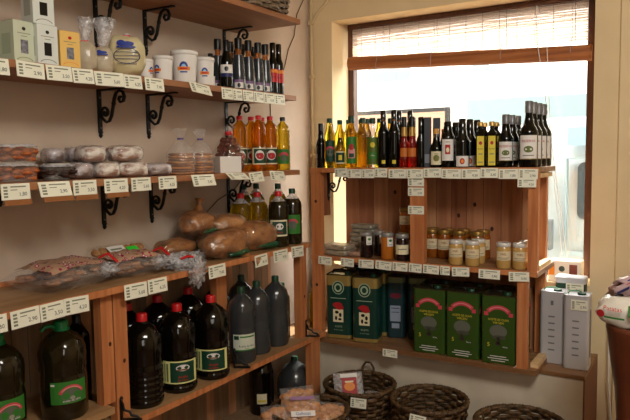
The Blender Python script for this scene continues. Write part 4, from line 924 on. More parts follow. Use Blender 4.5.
def loaf(L_, W_, H_, seed, tail, green=True, slashed=False):
    def fn():
        m = MB(); m.blob((0, 0, H_/2), (W_/2*0.96, L_/2*0.96, H_/2*0.96), bread if seed % 2 else bread_b, 0.07, 1.6, seed, 48, 30, 0.85, flatb=0.004, ridge=0.10)
        if slashed:
            for k in range(4):
                y = L_*(-0.3+0.2*k); m.blob((0, y, H_*0.86), (W_*0.27, 0.009, H_*0.09), flour, 0.1, 3, k, 10, 6)
        out = [('loaf', m.mesh('loaf'), None, None)]
        m = MB(); m.blob((0, 0, H_/2), (W_/2*1.03, L_/2*1.04, H_/2*1.03), film_bread, 0.08, 2.5, seed+3, 48, 30, 0.85, flatb=0.001, ridge=0.14)
        if tail: m.tube([(tail[0]*f, tail[1]*f, H_*0.5+(tail[2]-H_*0.5)*f) for f in (0.3, 0.6, 0.85, 1.0)], [0.034, 0.018, 0.012, 0.022], bread, 10)
        out.append(('bag', m.mesh('bag'), None, None))
        if green:
            m = MB(); m.blob((W_*0.32, L_*0.15, H_*0.16), (W_*0.2, L_*0.30, H_*0.12), mat('bag_green', (20, 80, 50), 0.3, coat=0.5), 0.2, 3, seed, 16, 10, flatb=0.001); out.append(('green_print', m.mesh('green_print'), None, 'dark green printed foot of the bag'))
        return out
    return fn
g = 'bagged breads piled on the counter'
def lf(key, args, loc, rot, lb, grp=g): place(proto(key, loaf(*args)), 'bread_bag', lb, 'bread', loc, rot, grp)
lf('l1', (0.20, 0.13, 0.09, 1, None), (-1.87, 1.93, CZ), (0, 0, 0.1), 'bagged brown loaf at the left of the bread pile, lying low')
lf('l2', (0.24, 0.14, 0.095, 2, None), (-1.86, 2.20, CZ), (0, 0, 0.0), 'bagged loaf at the back of the pile, mostly hidden beneath the others')
lf('l3', (0.19, 0.13, 0.105, 3, (0.0, 0.035, 0.150)), (-1.86, 2.06, CZ+0.088), (0.05, 0, 0.2), 'bagged dark loaf on top of the pile with its twisted bag neck pointing up')
lf('l4', (0.20, 0.12, 0.075, 4, None, False), (-1.83, 2.225, CZ+0.088), (0, 0.1, -0.2), 'shiny clear-bagged pale roll on top of the pile, catching the light')
lf('l5', (0.26, 0.135, 0.115, 5, (0.08, 0.12, -0.03)), (-1.722, 2.075, CZ), (0, 0, 0.05), 'big bagged slashed loaf at the front, its tail over the counter edge')
lf('l6', (0.23, 0.14, 0.13, 7, None), (-1.745, 2.315, CZ), (0, 0, -0.1), 'round bagged loaf in front of the yellow oil bottles')
inst(proto('crk', lambda: [('crinkled_film', (lambda m: (m.blob((0, 0, 0.022), (0.045, 0.09, 0.022), film_dense, 0.4, 5, 4, 26, 14, flatb=0.0), m.mesh('crinkled_film'))[1])(MB()), None, None)]), 'crinkled_bag', 'low crumpled clear bag at the foot of the bread pile beside the red tie', 'bag', (-1.76, 1.885, CZ), 0)

# ================================================================== WINDOW UNIT, TOP BOARD
ZT = 1.4405; g = 'bottles on the window unit'
BB = {}
def bt(key, **k):
    W = 1.16; k['prof'] = [(r*W, z) for r, z in k['prof']]; k['cap'] = (k['cap'][0]*1.1, *k['cap'][1:])
    if 'neck' in k: k['neck'] = [(r*W, z) for r, z in k['neck']]
    BB[key] = proto(key, bottle(**k))
bt('slimblack', prof=bprof(0.021, 0.22, 0.115, 0.011, 0.2), body=glass_dark, capm=black, cap=(0.0125, 0.185, 0.222))
bt('yellowpink', prof=bprof(0.024, 0.245, 0.16, 0.010, 0.225), body=oil_gold, capm=green_dk, cap=(0.0135, 0.222, 0.245), label=slab(0.03, 0.135, 1.0, [deepgreen, ('e', 0, 0.45, 0.6, 0.2, greytree), ('a', 0, 0.5, 0.55, 0.85, pink)]))
bt('yellow', prof=bprof(0.023, 0.24, 0.16, 0.010, 0.222), body=oil_gold, capm=deepgreen, cap=(0.0125, 0.218, 0.24))
bt('smallgreen', prof=bprof(0.023, 0.14, 0.085, 0.010, 0.125), body=oil_olive, capm=blackgloss, cap=(0.0115, 0.115, 0.142), label=slab(0.02, 0.08, 1.0, [cream, ('r', -0.85, 0.1, 0.85, 0.9, deepgreen), ('r', -0.3, 0.3, 0.3, 0.7, yellow, 2)]))
bt('goldgreen', prof=bprof(0.0245, 0.25, 0.165, 0.011, 0.22), body=oil_honey, capm=green_dk, cap=(0.0145, 0.218, 0.25), label=slab(0.02, 0.15, 1.0, [green_label, ('r', -0.6, 0.2, 0.6, 0.55, pinkpale), ('e', 0, 0.62, 0.4, 0.12, red2, 3), ('r', -0.4, 0.23, 0.4, 0.38, deepgreen, 2)]))
bt('goldplain', prof=bprof(0.022, 0.24, 0.155, 0.010, 0.22), body=oil_honey, capm=green_dk, cap=(0.013, 0.215, 0.24))
bt('greenlab', prof=bprof(0.025, 0.235, 0.14, 0.011, 0.215), body=glass_bot, capm=green_dk, cap=(0.014, 0.21, 0.237), label=slab(0.015, 0.145, 1.1, [mat('olive_label', (84, 104, 30)), ('e', 0, 0.72, 0.35, 0.1, yellow), ('r', -0.6, 0.2, 0.6, 0.45, green_label), ('t', 'oliva', 0, 0.33, 0.008, cream)]))
bt('talldark', prof=bprof(0.0235, 0.27, 0.16, 0.011, 0.24), body=glass_dark, capm=blackgloss, cap=(0.0125, 0.225, 0.27), label=slab(0.018, 0.035, 0.3, [yellow]), neckm=glass_neck, neck=[(0.0115, 0.205), (0.0115, 0.226)])
bt('rose', prof=bprof(0.019, 0.235, 0.095, 0.0095, 0.21), body=oil_rose, capm=black, cap=(0.0115, 0.185, 0.235), neckm=goldcap, neck=[(0.0125, 0.145), (0.0115, 0.187)], label=slab(0.05, 0.09, 0.9, [mat('rose_label', (196, 110, 40))]))
bt('black', prof=bprof(0.019, 0.23, 0.115, 0.0105, 0.2), body=glass_dark, capm=blackgloss, cap=(0.0125, 0.17, 0.23))
bt('smallwhite', prof=bprof(0.025, 0.16, 0.08, 0.011, 0.15), body=glass_dark, capm=mat('amber_cap', (206, 150, 70), 0.4), cap=(0.0115, 0.15, 0.175), neckm=glass_bot, neck=[(0.012, 0.12), (0.012, 0.152)], label=slab(0.012, 0.072, 0.9, [cream, ('e', 0, 0.5, 0.5, 0.25, mat('olive2', (120, 120, 60))), ('t', 'miel', 0, 0.82, 0.008, tag_ink)]))
bt('whitered', prof=bprof(0.0265, 0.205, 0.13, 0.014, 0.19), body=glass_dark, capm=blackgloss, cap=(0.0155, 0.16, 0.205), label=slab(0.03, 0.125, 0.9, [white, ('r', -0.4, 0.3, 0.4, 0.75, red2), ('e', 0, 0.5, 0.25, 0.12, cream), ('t', 'vino', 0, 0.88, 0.008, tag_ink)]))
bt('lowwhite', prof=bprof(0.028, 0.215, 0.11, 0.014, 0.195), body=glass_dark, capm=blackgloss, cap=(0.0155, 0.16, 0.215), label=slab(0.004, 0.05, 0.9, [white, ('e', 0, 0.5, 0.35, 0.3, red2), ('e', 0, 0.5, 0.2, 0.18, orange, 3)]))
def wine(key, R, H): bt(key, prof=bprof(R, H, H*0.52, 0.0135, H*0.9), body=glass_dark, capm=greycap, cap=(0.0155, H*0.82, H), capname='foil_capsule', label=slab(H*0.12, H*0.48, 0.98, [mat('label_grey', (232, 230, 226), 0.5), ('e', 0, 0.42, 0.5, 0.14, mat('olive3', (96, 110, 50))), ('t', 'RESERVA', 0, 0.76, 0.010, red2), ('r', -0.6, 0.14, 0.6, 0.18, tag_bar), ('r', -0.9, 0.0, 0.9, 0.03, gold)]))
wine('wine_s', 0.027, 0.225); wine('wine_l', 0.033, 0.275)
def square():
    m = MB(); m.prism(0.042, 0.042, 0.007, [(0.002, 0), (0, 0.003), (0, 0.145), (0.010, 0.16), (0.013, 0.165)], glass_dark); out = [('glass_body', m.mesh('glass_body'), None, None)]
    m = MB(); m.lathe([(0.009, 0.163), (0.009, 0.180)], glass_dark, 10); m.lathe([(0.014, 0.178), (0.014, 0.192), (0.011, 0.197)], goldcap, 14); out.append(('gold_stopper', m.mesh('gold_stopper'), None, None))
    m = MB(); a = Art(m, 'x', x=0.021); a.rect(-0.015, 0.008, 0.015, 0.135, yellow, 0); a.ell(0, 0.105, 0.007, 0.008, red2, 1); a.text('Aceite', 0, 0.08, 0.008, tag_ink, 1, 0.024); a.rect(-0.008, 0.055, 0.008, 0.06, tag_bar, 1); a.rect(-0.01, 0.02, 0.01, 0.024, tag_bar, 1); out.append(('label', m.mesh('label'), None, None)); return out
BB['square'] = proto('square', square)
tb = [('slimblack', -1.700, 2.82, 'slim black bottle at the left end of the window unit'), ('slimblack', -1.705, 2.93, 'slim black bottle behind the leftmost one'),
 ('yellowpink', -1.645, 2.815, 'yellow oil bottle with green and pink-arched label, left end of the front row'), ('yellow', -1.635, 2.90, 'clear yellow oil bottle behind the pink-arched label one'), ('yellow', -1.595, 2.92, 'clear yellow oil bottle behind the small green labelled one, left'), ('yellow', -1.575, 3.02, 'clear yellow oil bottle in the third row on the window unit'),
 ('smallgreen', -1.578, 2.80, 'short squat oil bottle with green and cream label in the front row'), ('goldgreen', -1.520, 2.81, 'amber oil bottle with tall green label and pink picture'), ('goldplain', -1.480, 2.90, 'amber oil bottle behind the tall green labelled one, right of it'), ('goldplain', -1.528, 2.93, 'amber oil bottle directly behind the tall green labelled one'), ('goldplain', -1.463, 2.82, 'amber unlabelled bottle between the green labelled ones'),
 ('greenlab', -1.407, 2.815, 'clear glass bottle with olive green label next to the tall dark pair'), ('yellow', -1.42, 2.92, 'yellow bottle behind the olive green labelled one'), ('goldplain', -1.375, 2.95, 'amber bottle in the back row behind the tall dark pair, left'),
 ('talldark', -1.347, 2.81, 'tall dark bottle with tiny yellow label, left of the pair'), ('talldark', -1.292, 2.81, 'tall dark bottle with tiny yellow label, right of the pair'), ('talldark', -1.315, 2.92, 'tall dark bottle behind the tall pair, in the middle'), ('talldark', -1.262, 2.93, 'tall dark bottle behind the right one of the tall pair'),
 ('rose', -1.240, 2.81, 'red liquid bottle with gold neck, left of the two in the front row'), ('rose', -1.201, 2.81, 'red liquid bottle with gold neck, right of the two in the front row'), ('rose', -1.225, 2.88, 'red liquid bottle with gold neck in the second row, left'), ('rose', -1.183, 2.88, 'red liquid bottle with gold neck in the second row, right'), ('rose', -1.20, 2.96, 'red liquid bottle with gold neck in the third row'),
 ('black', -1.160, 2.82, 'plain black bottle right of the red liquid ones, front row'), ('black', -1.165, 2.90, 'plain black bottle right behind the front one'), 
 ('smallwhite', -1.082, 2.81, 'short dark bottle with amber cap and cream label'), ('smallwhite', -1.075, 2.89, 'short dark bottle with amber cap, behind the front one'),
 ('whitered', -1.028, 2.81, 'dark bottle with white label and red picture, front row'), ('whitered', -1.018, 2.89, 'dark bottle with white label, right behind the red picture one'), ('lowwhite', -0.960, 2.81, 'dark bottle with small white label at its foot, front row'), ('lowwhite', -0.952, 2.89, 'dark bottle in the second row behind the one with a foot label'), ('lowwhite', -0.945, 2.97, 'dark bottle in the third row behind the one with a foot label'),
 ('square', -0.878, 2.81, 'square dark bottle with yellow label and gold stopper, left of the pair'), ('square', -0.828, 2.81, 'square dark bottle with yellow label and gold stopper, right of the pair'), ('square', -0.885, 2.89, 'square gold-stoppered bottle in the second row, left'), ('square', -0.832, 2.89, 'square gold-stoppered bottle in the second row, middle'), ('square', -0.80, 2.95, 'square gold-stoppered bottle in the third row'), ('square', -0.87, 2.97, 'square gold-stoppered bottle furthest back'),
 ('wine_s', -0.768, 2.81, 'smaller wine bottle with grey capsule and pale label, front one'), ('wine_s', -0.762, 2.885, 'smaller wine bottle with grey capsule, second in its file'), ('wine_s', -0.758, 2.96, 'smaller wine bottle with grey capsule, last in its file'),
 ('wine_l', -0.668, 2.792, 'large wine bottle with pale label at the front right corner'), ('wine_l', -0.668, 2.870, 'large wine bottle second in the file at the right end'), ('wine_l', -0.664, 2.948, 'large wine bottle third in the file at the right end'), ('wine_l', -0.662, 3.026, 'large wine bottle last in the file at the right end')]
for k, x, y, lb in tb:
    nm = {'wine_s': 'wine_bottle', 'wine_l': 'wine_bottle', 'square': 'square_bottle', 'slimblack': 'dark_bottle', 'black': 'dark_bottle', 'whitered': 'dark_bottle', 'lowwhite': 'dark_bottle', 'smallwhite': 'honey_liqueur_bottle', 'rose': 'liqueur_bottle'}.get(k, 'oil_bottle')
    put(BB[k], x, y, ZT, lb, g, nm, 'bottle')
def slimbox():
    m = MB(); m.prism(0.034, 0.034, 0.003, [(0, 0), (0, 0.225), (0.002, 0.228)], mat('slate_box', (44, 50, 60), 0.4)); Art(m, 'x', x=0.017).rect(-0.013, 0.02, 0.013, 0.06, mat('slate_print', (120, 126, 136)), 0); return [('box', m.mesh('box'), None, None)]
SLB = proto('slimbox', slimbox)
put(SLB, -1.128, 2.82, ZT, 'slim slate grey bottle carton in the front row', 'slim cartons on the window unit', 'bottle_carton', 'carton')
put(SLB, -1.115, 2.90, ZT, 'slim slate grey bottle carton behind the front one', 'slim cartons on the window unit', 'bottle_carton', 'carton')

# ================================================================== WINDOW UNIT, MIDDLE BOARD
ZM = 1.0045
def jar(R, H, body, lid, label):
    def fn():
        m = MB(); m.lathe([(R*0.92, 0), (R, 0.004), (R, H*0.76), (R*0.9, H*0.84), (R*0.86, H*0.86)], body, 22); out = [('jar_glass', m.mesh('jar_glass'), None, None)]
        m = MB(); m.lathe([(R*0.93, H*0.85), (R*0.95, H*0.86), (R*0.95, H*0.98), (R*0.9, H)], lid, 22, ripple=rip(22, 0.008)); out.append(('lid', m.mesh('lid'), None, None))
        if label: m = MB(); label(Art(m, 'cyl', r=R+0.0006)); out.append(('label', m.mesh('label'), None, None))
        return out
    return fn
lidw = mat('lid_white', (214, 214, 210), 0.35, 0.1); lidgold = mat('lid_gold', (150, 120, 60), 0.35, 0.6); lidgrey = mat('lid_grey', (150, 150, 146), 0.4, 0.3)
lh = lambda H: slab(H*0.32, H*0.68, 1.05, [mat('label_honey', (222, 206, 170), 0.55), ('t', 'MIEL', 0, 0.68, 0.009, mat('brown_ink', (120, 60, 30))), ('r', -0.7, 0.25, 0.7, 0.32, tag_bar), ('r', -0.5, 0.10, 0.5, 0.15, tag_bar)])
def hang(a): r = a.k['r']; a.rect(0.0, 0.062, 0.030, 0.104, white, 2); a.ell(0.015, 0.09, 0.008, 0.006, green_label, 3); a.rect(0.006, 0.069, 0.024, 0.072, tag_bar, 3)
J = {'dark': proto('jd', jar(0.031, 0.122, jam_dark, lidgrey, hang)), 'orange': proto('jo', jar(0.031, 0.125, jam_orange, lidgrey, hang)), 'darklab': proto('jdl', jar(0.033, 0.124, jam_dark, lidgrey, slab(0.03, 0.075, 1.1, [cream, ('r', -0.6, 0.5, 0.6, 0.6, tag_bar)]))),
     'amber': proto('ja', jar(0.033, 0.135, honey, lidgold, lh(0.135))), 'pale': proto('jp', jar(0.032, 0.110, honey_pale, lidw, lh(0.110))), 'amberlow': proto('jal', jar(0.030, 0.118, honey, lidgold, lh(0.118)))}
g = 'jars on the window unit'
for k, x, y, z, lb in (('dark', -1.440, 2.805, 0, 'dark preserve jar with hanging white ticket, leftmost'), ('dark', -1.405, 2.88, 0, 'dark preserve jar behind and between the ticketed jars'), ('orange', -1.325, 2.80, 0, 'orange preserve jar with hanging white ticket'), ('darklab', -1.245, 2.795, 0, 'dark preserve jar with cream label left of the middle post'),
    ('amberlow', -1.285, 2.92, 0, 'amber honey jar at the back, carrying another jar'), ('amberlow', -1.285, 2.92, 0.1185, 'amber honey jar stacked on another near the middle post'), ('amber', -1.155, 2.945, 0, 'amber honey jar right behind the middle post'), ('amber', -1.178, 3.015, 0, 'amber honey jar furthest back by the middle post'),
    ('amber', -1.092, 2.94, 0, 'amber honey jar with gold lid, leftmost of the three right of the post'), ('amber', -1.018, 2.94, 0, 'amber honey jar with gold lid, middle of the three'), ('amber', -0.930, 2.94, 0, 'amber honey jar with gold lid, rightmost of the three'),
    ('amber', -1.10, 3.015, 0, 'amber honey jar in the back row, left'), ('amber', -1.02, 3.015, 0, 'amber honey jar in the back row, middle'), ('amber', -0.925, 3.015, 0, 'amber honey jar in the back row, right'),
    ('pale', -0.985, 2.80, 0, 'pale honey jar with white lid, left of the front pair beneath the gold lids'), ('pale', -0.908, 2.80, 0, 'pale honey jar with white lid, right of the front pair beneath the gold lids'), ('pale', -0.905, 2.875, 0, 'pale honey jar with white lid behind the front pair'),
    ('pale', -0.770, 2.80, 0, 'pale honey jar with white lid, left of the pair at the right end'), ('pale', -0.702, 2.81, 0, 'pale honey jar with white lid, right of the pair at the right end'), ('pale', -0.70, 2.90, 0, 'pale honey jar with white lid behind the pair at the right end')):
    put(J[k], x, y, ZM+z, lb, g, 'honey_jar' if k in ('amber', 'pale', 'amberlow') else 'preserve_jar', 'jar')
def bar(L_, W_, H_, mt, seed):
    def fn():
        m = MB(); m.blob((0, 0, H_/2), (W_/2, L_/2, H_/2), mt, 0.03, 5, seed, 24, 12, 0.28, flatb=0.0); out = [('bar', m.mesh('bar'), None, None)]
        m = MB(); m.blob((0, 0, H_/2), (W_/2+0.002, L_/2+0.006, H_/2+0.001), film, 0.06, 7, seed, 24, 12, 0.35, flatb=0.0004); out.append(('film', m.mesh('film'), None, None)); return out
    return fn
BRa = proto('bara', bar(0.14, 0.10, 0.026, nougat, 3)); BRb = proto('barb', bar(0.125, 0.09, 0.022, noisy('nougat_grey', (146, 140, 116), (104, 94, 70), (20, 20, 60), 0.4, coat=0.5), 5)); g = 'nougat slabs on the window unit'
for i, (x, y, z, r, pl) in enumerate(((-1.600, 2.825, 0, 1.4, BRa), (-1.605, 2.822, 0.0265, 1.46, BRa), (-1.53, 2.965, 0, 1.62, BRa), (-1.535, 2.965, 0.0265, 1.5, BRa), (-1.53, 2.965, 0.053, 1.66, BRb), (-1.54, 2.97, 0.0755, 1.5, BRb), (-1.525, 2.97, 0.098, 1.64, BRb), (-1.53, 2.965, 0.1205, 1.54, BRb))):
    dd = ('bottom of the low front stack', 'top of the low front stack', 'lowest of the tall back stack', 'second from the bottom of the tall back stack', 'third from the bottom of the tall back stack', 'fourth from the bottom of the tall back stack', 'second from the top of the tall back stack', 'topmost of the tall back stack')[i]
    inst(pl, 'nougat_slab', 'cellophane wrapped nougat slab, '+dd, 'sweet', (x, y, ZM+z), r, g)
inst(proto('brn', bar(0.085, 0.06, 0.022, bread, 8)), 'nougat_slab', 'flat brown wrapped sweet lying between the nougat stack and the dark jar', 'sweet', (-1.498, 2.82, ZM), 1.9)

# ================================================================== WINDOW UNIT, BOTTOM: TINS
ZB = 0.5825
def rimlid(m, w_, d, H, mt):
    m.prism(w_+0.002, d+0.002, 0.012, [(0.0, H-0.004), (0.0, H), (0.004, H+0.002), (0.006, H-0.003), (0.02, H-0.003)], mt); return m
def greentin():
    w_, d, H = 0.150, 0.115, 0.302
    m = MB(); m.prism(w_, d, 0.012, [(0.002, 0), (0, 0.004), (0, H-0.004)], tin_green); out = [('tin_body', m.mesh('tin_body'), None, None)]
    m = MB(); rimlid(m, w_, d, H, tin_rim); out.append(('lid', m.mesh('lid'), None, None))
    m = MB(); m.lathe([(0.016, H-0.003), (0.016, H+0.010), (0.014, H+0.012)], green_dk, 14, (0.02, 0.03)); m.tube([(0.0, -0.05, H), (0, -0.045, H+0.009), (0, -0.005, H+0.009), (0, 0.0, H)], 0.0035, black, 6); out.append(('spout_and_handle', m.mesh('spout_and_handle'), None, None))
    m = MB(); a = Art(m, 'x', x=d/2)
    a.arc(0, 0.190, 0.052, 0.070, pink, 0, 0.72, 2.42, 14, 1); a.arc(0, 0.190, 0.059, 0.063, pinkpale, 1, 0.85, 2.29, 14, 1)
    a.rect(0.044, 0.212, 0.062, 0.229, pink, 0); a.rect(-0.062, 0.212, -0.044, 0.229, pink, 0)
    a.text('ACEITE DE OLIVA', 0, 0.196, 0.010, yellow, 1, 0.09); a.text('VIRGEN', 0, 0.182, 0.010, yellow, 1)
    a.ell(0, 0.145, 0.038, 0.029, greytree, 0, 18); a.ell(0.004, 0.118, 0.030, 0.010, mat('olive_shadow', (70, 72, 60)), 1, 14); a.rect(-0.006, 0.088, 0.006, 0.118, trunkc, 1); a.ell(0, 0.09, 0.013, 0.008, trunkc, 1)
    a.text('5', -0.042, 0.083, 0.018, yellow, 1); a.text('litros', 0.03, 0.078, 0.007, white, 1); a.rect(-0.035, 0.032, 0.035, 0.035, white, 0); a.rect(-0.045, 0.022, 0.045, 0.025, white, 0); a.rect(-0.03, 0.012, 0.03, 0.015, white, 0)
    b2 = Art(m, 'f', f=lambda u, v, o: (-u, w_/2+o, v)); b2.arc(0, 0.19, 0.040, 0.055, pink, 0, 0.4, 2.74); b2.ell(0, 0.15, 0.03, 0.025, greytree, 0); b2.rect(-0.035, 0.04, 0.035, 0.1, mat('green_mid', (70, 104, 50)), 0)
    out.append(('printed_label', m.mesh('printed_label'), None, None)); return out
def goldtin():
    w_, d, H = 0.130, 0.105, 0.325
    m = MB(); m.prism(w_, d, 0.02, [(0.002, 0), (0, 0.004), (0, H-0.055)], tin_green_dk); m.prism(w_, d, 0.02, [(0, H-0.055), (0, H-0.004)], gold); m.prism(w_+0.001, d+0.001, 0.02, [(0.0, 0.003), (0, 0.02)], gold); out = [('tin_body', m.mesh('tin_body'), None, None)]
    m = MB(); rimlid(m, w_, d, H, tin_rim); out.append(('lid', m.mesh('lid'), None, None))
    m = MB(); m.tube([(0, -0.045, H), (0.0, -0.04, H+0.014), (0, 0.0, H+0.018), (0, 0.03, H+0.014), (0, 0.035, H)], 0.005, black, 6); m.lathe([(0.014, H-0.003), (0.014, H+0.012)], green_dk, 12, (0.025, 0.04)); out.append(('handle', m.mesh('handle'), None, None))
    m = MB(); a = Art(m, 'x', x=d/2); a.off = 0.0005
    a.ell(0, H-0.065, 0.031, 0.034, mat('emblem_pale', (170, 192, 164)), 1, 20); a.ell(0, H-0.065, 0.027, 0.030, deepgreen, 2, 20); a.ell(0, H-0.065, 0.020, 0.022, mat('emblem_pale', (0, 0, 0)), 3, 16); a.ell(0, H-0.065, 0.012, 0.014, deepgreen, 4, 12)
    a.rect(-0.04, 0.205, 0.04, 0.208, mat('emblem_pale', (0, 0, 0)), 1); a.rect(-0.028, 0.085, 0.026, 0.150, cream, 1); a.ell(-0.004, 0.172, 0.026, 0.014, red2, 1); a.ell(0.006, 0.16, 0.022, 0.012, red2, 2)
    a.ell(-0.008, 0.135, 0.010, 0.008, black, 2); a.ell(0.010, 0.122, 0.007, 0.011, black, 2); a.ell(-0.012, 0.105, 0.006, 0.011, black, 2); a.ell(0.008, 0.10, 0.009, 0.006, black, 2)
    a.text('ACEITE', 0, 0.062, 0.009, mat('emblem_pale', (0, 0, 0)), 1); a.text('de oliva virgen', 0, 0.045, 0.006, mat('emblem_pale', (0, 0, 0)), 1)
    out.append(('printed_label', m.mesh('printed_label'), None, None)); return out
def bluetin():
    w_, d, H = 0.092, 0.085, 0.31
    m = MB(); m.prism(w_, d, 0.02, [(0.002, 0), (0, 0.004), (0, H-0.03)], tin_blue_dk); m.prism(w_, d, 0.02, [(0, H-0.03), (0, H-0.004)], mat('band_dim', (110, 120, 80), 0.4)); out = [('tin_body', m.mesh('tin_body'), None, None)]
    m = MB(); rimlid(m, w_, d, H, tin_rim); out.append(('lid', m.mesh('lid'), None, None))
    m = MB(); a = Art(m, 'x', x=d/2); a.rect(-0.028, 0.085, 0.024, 0.165, mat('label_bluish', (150, 164, 186), 0.5), 1); a.rect(-0.02, 0.05, 0.018, 0.075, mat('label_bluish', (0, 0, 0)), 1); a.rect(-0.022, 0.15, 0.018, 0.154, tag_ink, 2); a.rect(-0.022, 0.13, 0.018, 0.133, tag_ink, 2); a.ell(0, 0.215, 0.028, 0.014, mat('tin_maroon', (0, 0, 0)), 1)
    out.append(('printed_label', m.mesh('printed_label'), None, None)); return out
GT, YT, BT = proto('gt', greentin), proto('yt', goldtin), proto('bt', bluetin)
g = 'green olive oil tins on the bottom board'
def tin(pl, x, y, z, rz, lb, grp): inst(pl, 'oil_tin', lb, 'tin', (x, y, z), rz, grp)
RB = -PI/2
for x, y, r, lb in ((-1.105, 2.825, 0.06, 'front green oil tin with pink arch, leftmost of the three'), (-0.945, 2.825, 0.03, 'front green oil tin with pink arch, middle of the three'), (-0.783, 2.825, 0.04, 'front green oil tin with pink arch, rightmost of the three'),
                    (-1.11, 2.952, 0.02, 'green oil tin in the back row behind the leftmost front one'), (-0.945, 2.952, 0.0, 'green oil tin in the back row behind the middle front one'), (-0.775, 2.955, 0.0, 'green oil tin in the back row, in the right corner behind the post')):
    tin(GT, x, y, ZB, RB+r, lb, g)
g = 'gold banded tins on the bottom board'
tin(YT, -1.596, 2.828, ZB, RB+0.20, 'dark green gold-banded oil tin with round emblem, left one by the corner', g)
tin(YT, -1.449, 2.828, ZB, RB+0.20, 'dark green oil tin with gold top band and round emblem, right one', g)
tin(YT, -1.60, 2.965, ZB, RB+0.1, 'gold banded oil tin in the back row, left, only its handle showing', g)
tin(YT, -1.462, 2.965, ZB, RB+0.1, 'gold banded oil tin in the back row, right', g)
g = 'dark blue-green tins at the back'
tin(BT, -1.352, 2.965, ZB, RB+0.3, 'dark blue-green tin with pale label, left of the pair in the gap', g)
tin(BT, -1.245, 2.985, ZB, RB+0.3, 'dark blue-green tin with pale label, right of the pair in the gap', g)
# silver tins on the ledge
put(BB['yellow'], -1.86, 2.985, 0.5605, 'slim yellow oil bottle on the ledge in the corner behind the two units', None, 'oil_bottle', 'bottle')
def silvertin():
    w_, d, H = 0.104, 0.09, 0.325
    m = MB(); m.prism(w_, d, 0.014, [(0.002, 0), (0, 0.004), (0, H-0.004)], tin_silver); out = [('tin_body', m.mesh('tin_body'), None, None)]
    m = MB(); rimlid(m, w_, d, H, tin_silver); m.lathe([(0.018, H-0.003), (0.018, H+0.006)], green_dk, 14, (0.0, 0.015)); out.append(('lid', m.mesh('lid'), None, None))
    m = MB(); m.tube([(0.01, -0.04, H), (0.0, -0.035, H+0.010), (-0.01, 0.0, H+0.012), (-0.012, 0.02, H+0.002)], 0.003, green_cap, 6); out.append(('handle', m.mesh('handle'), None, None))
    m = MB(); a = Art(m, 'x', x=d/2)
    a.rect(-0.006, 0.265, 0.006, 0.285, tin_silver_dk, 0)
    for k in range(6): a.rect(-0.015, 0.06+0.03*k, 0.012, 0.066+0.03*k, tin_silver_dk, 0)
    b2 = Art(m, 'f', f=lambda u, v, o: (-u, w_/2+o, v)); b2.rect(-0.03, 0.02, -0.022, 0.31, tin_maroon, 0); b2.rect(-0.015, 0.05, 0.02, 0.26, tin_silver_dk, 0)
    out.append(('printed_label', m.mesh('printed_label'), None, None)); return out
ST = proto('st', silvertin); g = 'silver tins on the ledge'
tin(ST, -0.597, 3.00, 0.5605, RB+0.02, 'silver grey oil tin on the ledge, left of the pair', g)
tin(ST, -0.490, 2.965, 0.5605, RB+0.02, 'silver grey oil tin on the ledge, right one with the price tag', g)
tag_back(-0.512, -0.442, 2.917, 0.868, 0.045, 'price tag stuck to the top of the right silver tin', 'price tags on the ledge tins', 1, 0, 0)
def darktin():
    w_, d, H = 0.13, 0.075, 0.372
    m = MB(); m.prism(w_, d, 0.014, [(0.002, 0), (0, 0.004), (0, H-0.03)], deepgreen); out = [('tin_body', m.mesh('tin_body'), None, None)]
    m = MB(); m.prism(w_+0.004, d+0.004, 0.014, [(0, H-0.03), (0, H-0.004), (0.006, H), (0.03, H)], tin_silver); out.append(('lid', m.mesh('lid'), None, None)); return out
tin(proto('dt', darktin), -0.548, 3.13, 0.5605, RB, 'dark green tin with silver lid behind the silver tins', None)
tag_back(-0.565, -0.487, 3.089, 0.905, 0.045, 'price tag on the dark tin with the silver lid behind the silver tins', 'price tags on the ledge tins', 4, 0, 0)
c = thing('window_carton', 'white printed carton lying on the window sill behind the tins', 'box', (-0.60, 3.28, WB))
m = MB(); m.box(-0.075, 0.075, -0.04, 0.04, 0.0005, 0.10, mat('carton_white', (236, 230, 216), 0.5)); part('box', m, c, 0.001)
m = MB(); a = Art(m, '-y', y=-0.04); a.rect(-0.072, 0.03, -0.045, 0.085, orange, 0); a.ell(-0.012, 0.062, 0.014, 0.014, mat('dark_print', (60, 80, 70)), 0); a.rect(0.022, 0.025, 0.058, 0.085, mat('brown_print2', (130, 60, 40)), 0); a.rect(-0.03, 0.02, 0.01, 0.028, red2, 0); part('printed_label', m, c)

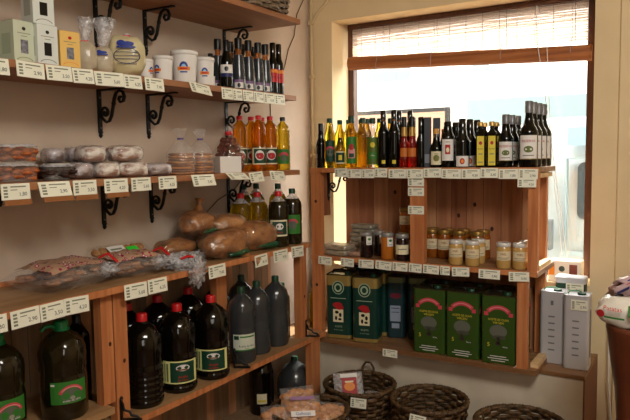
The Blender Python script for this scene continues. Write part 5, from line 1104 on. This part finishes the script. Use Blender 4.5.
# ================================================================== RIGHT: URN WITH BAGS
t = thing('clay_urn', 'brown glazed clay urn on a rounded foot at the right edge of the picture', 'urn', (-0.17, 2.31, 0.001))
m = MB(); m.lathe([(0.11, 0), (0.13, 0.02), (0.165, 0.12), (0.175, 0.30), (0.165, 0.42), (0.12, 0.52), (0.095, 0.57)], terracotta, 36); part('lower_jar', m, t)
m = MB(); m.lathe([(0.09, 0.57), (0.085, 0.62), (0.092, 0.72), (0.108, 0.82), (0.118, 0.90), (0.123, 0.925), (0.123, 0.94), (0.11, 0.94), (0.105, 0.91)], terracotta, 36); part('upper_bowl', m, t)
def bigbag():
    m = MB(); m.blob((0, 0, 0.04), (0.10, 0.125, 0.055), mat('bag_white', (230, 226, 214), 0.3, coat=0.5), 0.08, 3, 4, 30, 18, 0.8, flatb=0.0); out = [('wrapper', m.mesh('wrapper'), None, None)]
    m = MB(); a = Art(m, 'f', f=lambda u, v, o: (0.10*1.16*math.sqrt(max(0.05, 1-(u/0.15)**2*0.95))*math.cos(min(1.4, max(0.0, v)/0.05))+o*8, u, 0.045+0.048*math.sin(min(1.5, max(-0.5, v/0.05)))))
    a.rect(-0.03, 0.0, 0.03, 0.035, green_label, 1); a.text('Patatas', -0.075, 0.02, 0.014, red, 2); a.ell(-0.11, 0.0, 0.012, 0.012, red2, 2); a.rect(0.05, 0.005, 0.09, 0.03, red, 1); a.ell(0.0, 0.02, 0.012, 0.010, blue, 2); a.rect(-0.10, -0.012, -0.04, -0.006, green_label, 1)
    out.append(('label', m.mesh('label'), None, None)); return out
inst(proto('bb', bigbag), 'snack_bag', 'white snack bag with green and red print lying on top of the urn', 'bag', (-0.195, 2.305, 0.942), face(-0.2, 2.31), 'bags on the urn')
def stripebag():
    m = MB(); m.blob((0, 0, 0.035), (0.08, 0.11, 0.035), mat('bag_pink', (206, 176, 180), 0.3, coat=0.5), 0.25, 3, 9, 28, 16, 0.85, flatb=0.0)
    out = [('wrapper', m.mesh('wrapper'), None, None)]; m = MB()
    for k in range(4): m.tube([(0.02+0.018*k, -0.09, 0.045-0.004*k), (0.03+0.018*k, -0.03, 0.072-0.008*k), (0.03+0.018*k, 0.05, 0.070-0.008*k)], 0.004, [tin_maroon, blue, red2, blue_dk][k], 6)
    out.append(('stripes', m.mesh('stripes'), None, None)); return out
t = inst(proto('sb', stripebag), 'snack_bag', 'pinkish striped bag lying on the white snack bag at the right edge', 'bag', (-0.165, 2.34, 1.045), face(-0.2, 2.31), 'bags on the urn'); t.rotation_euler.x = 0.35
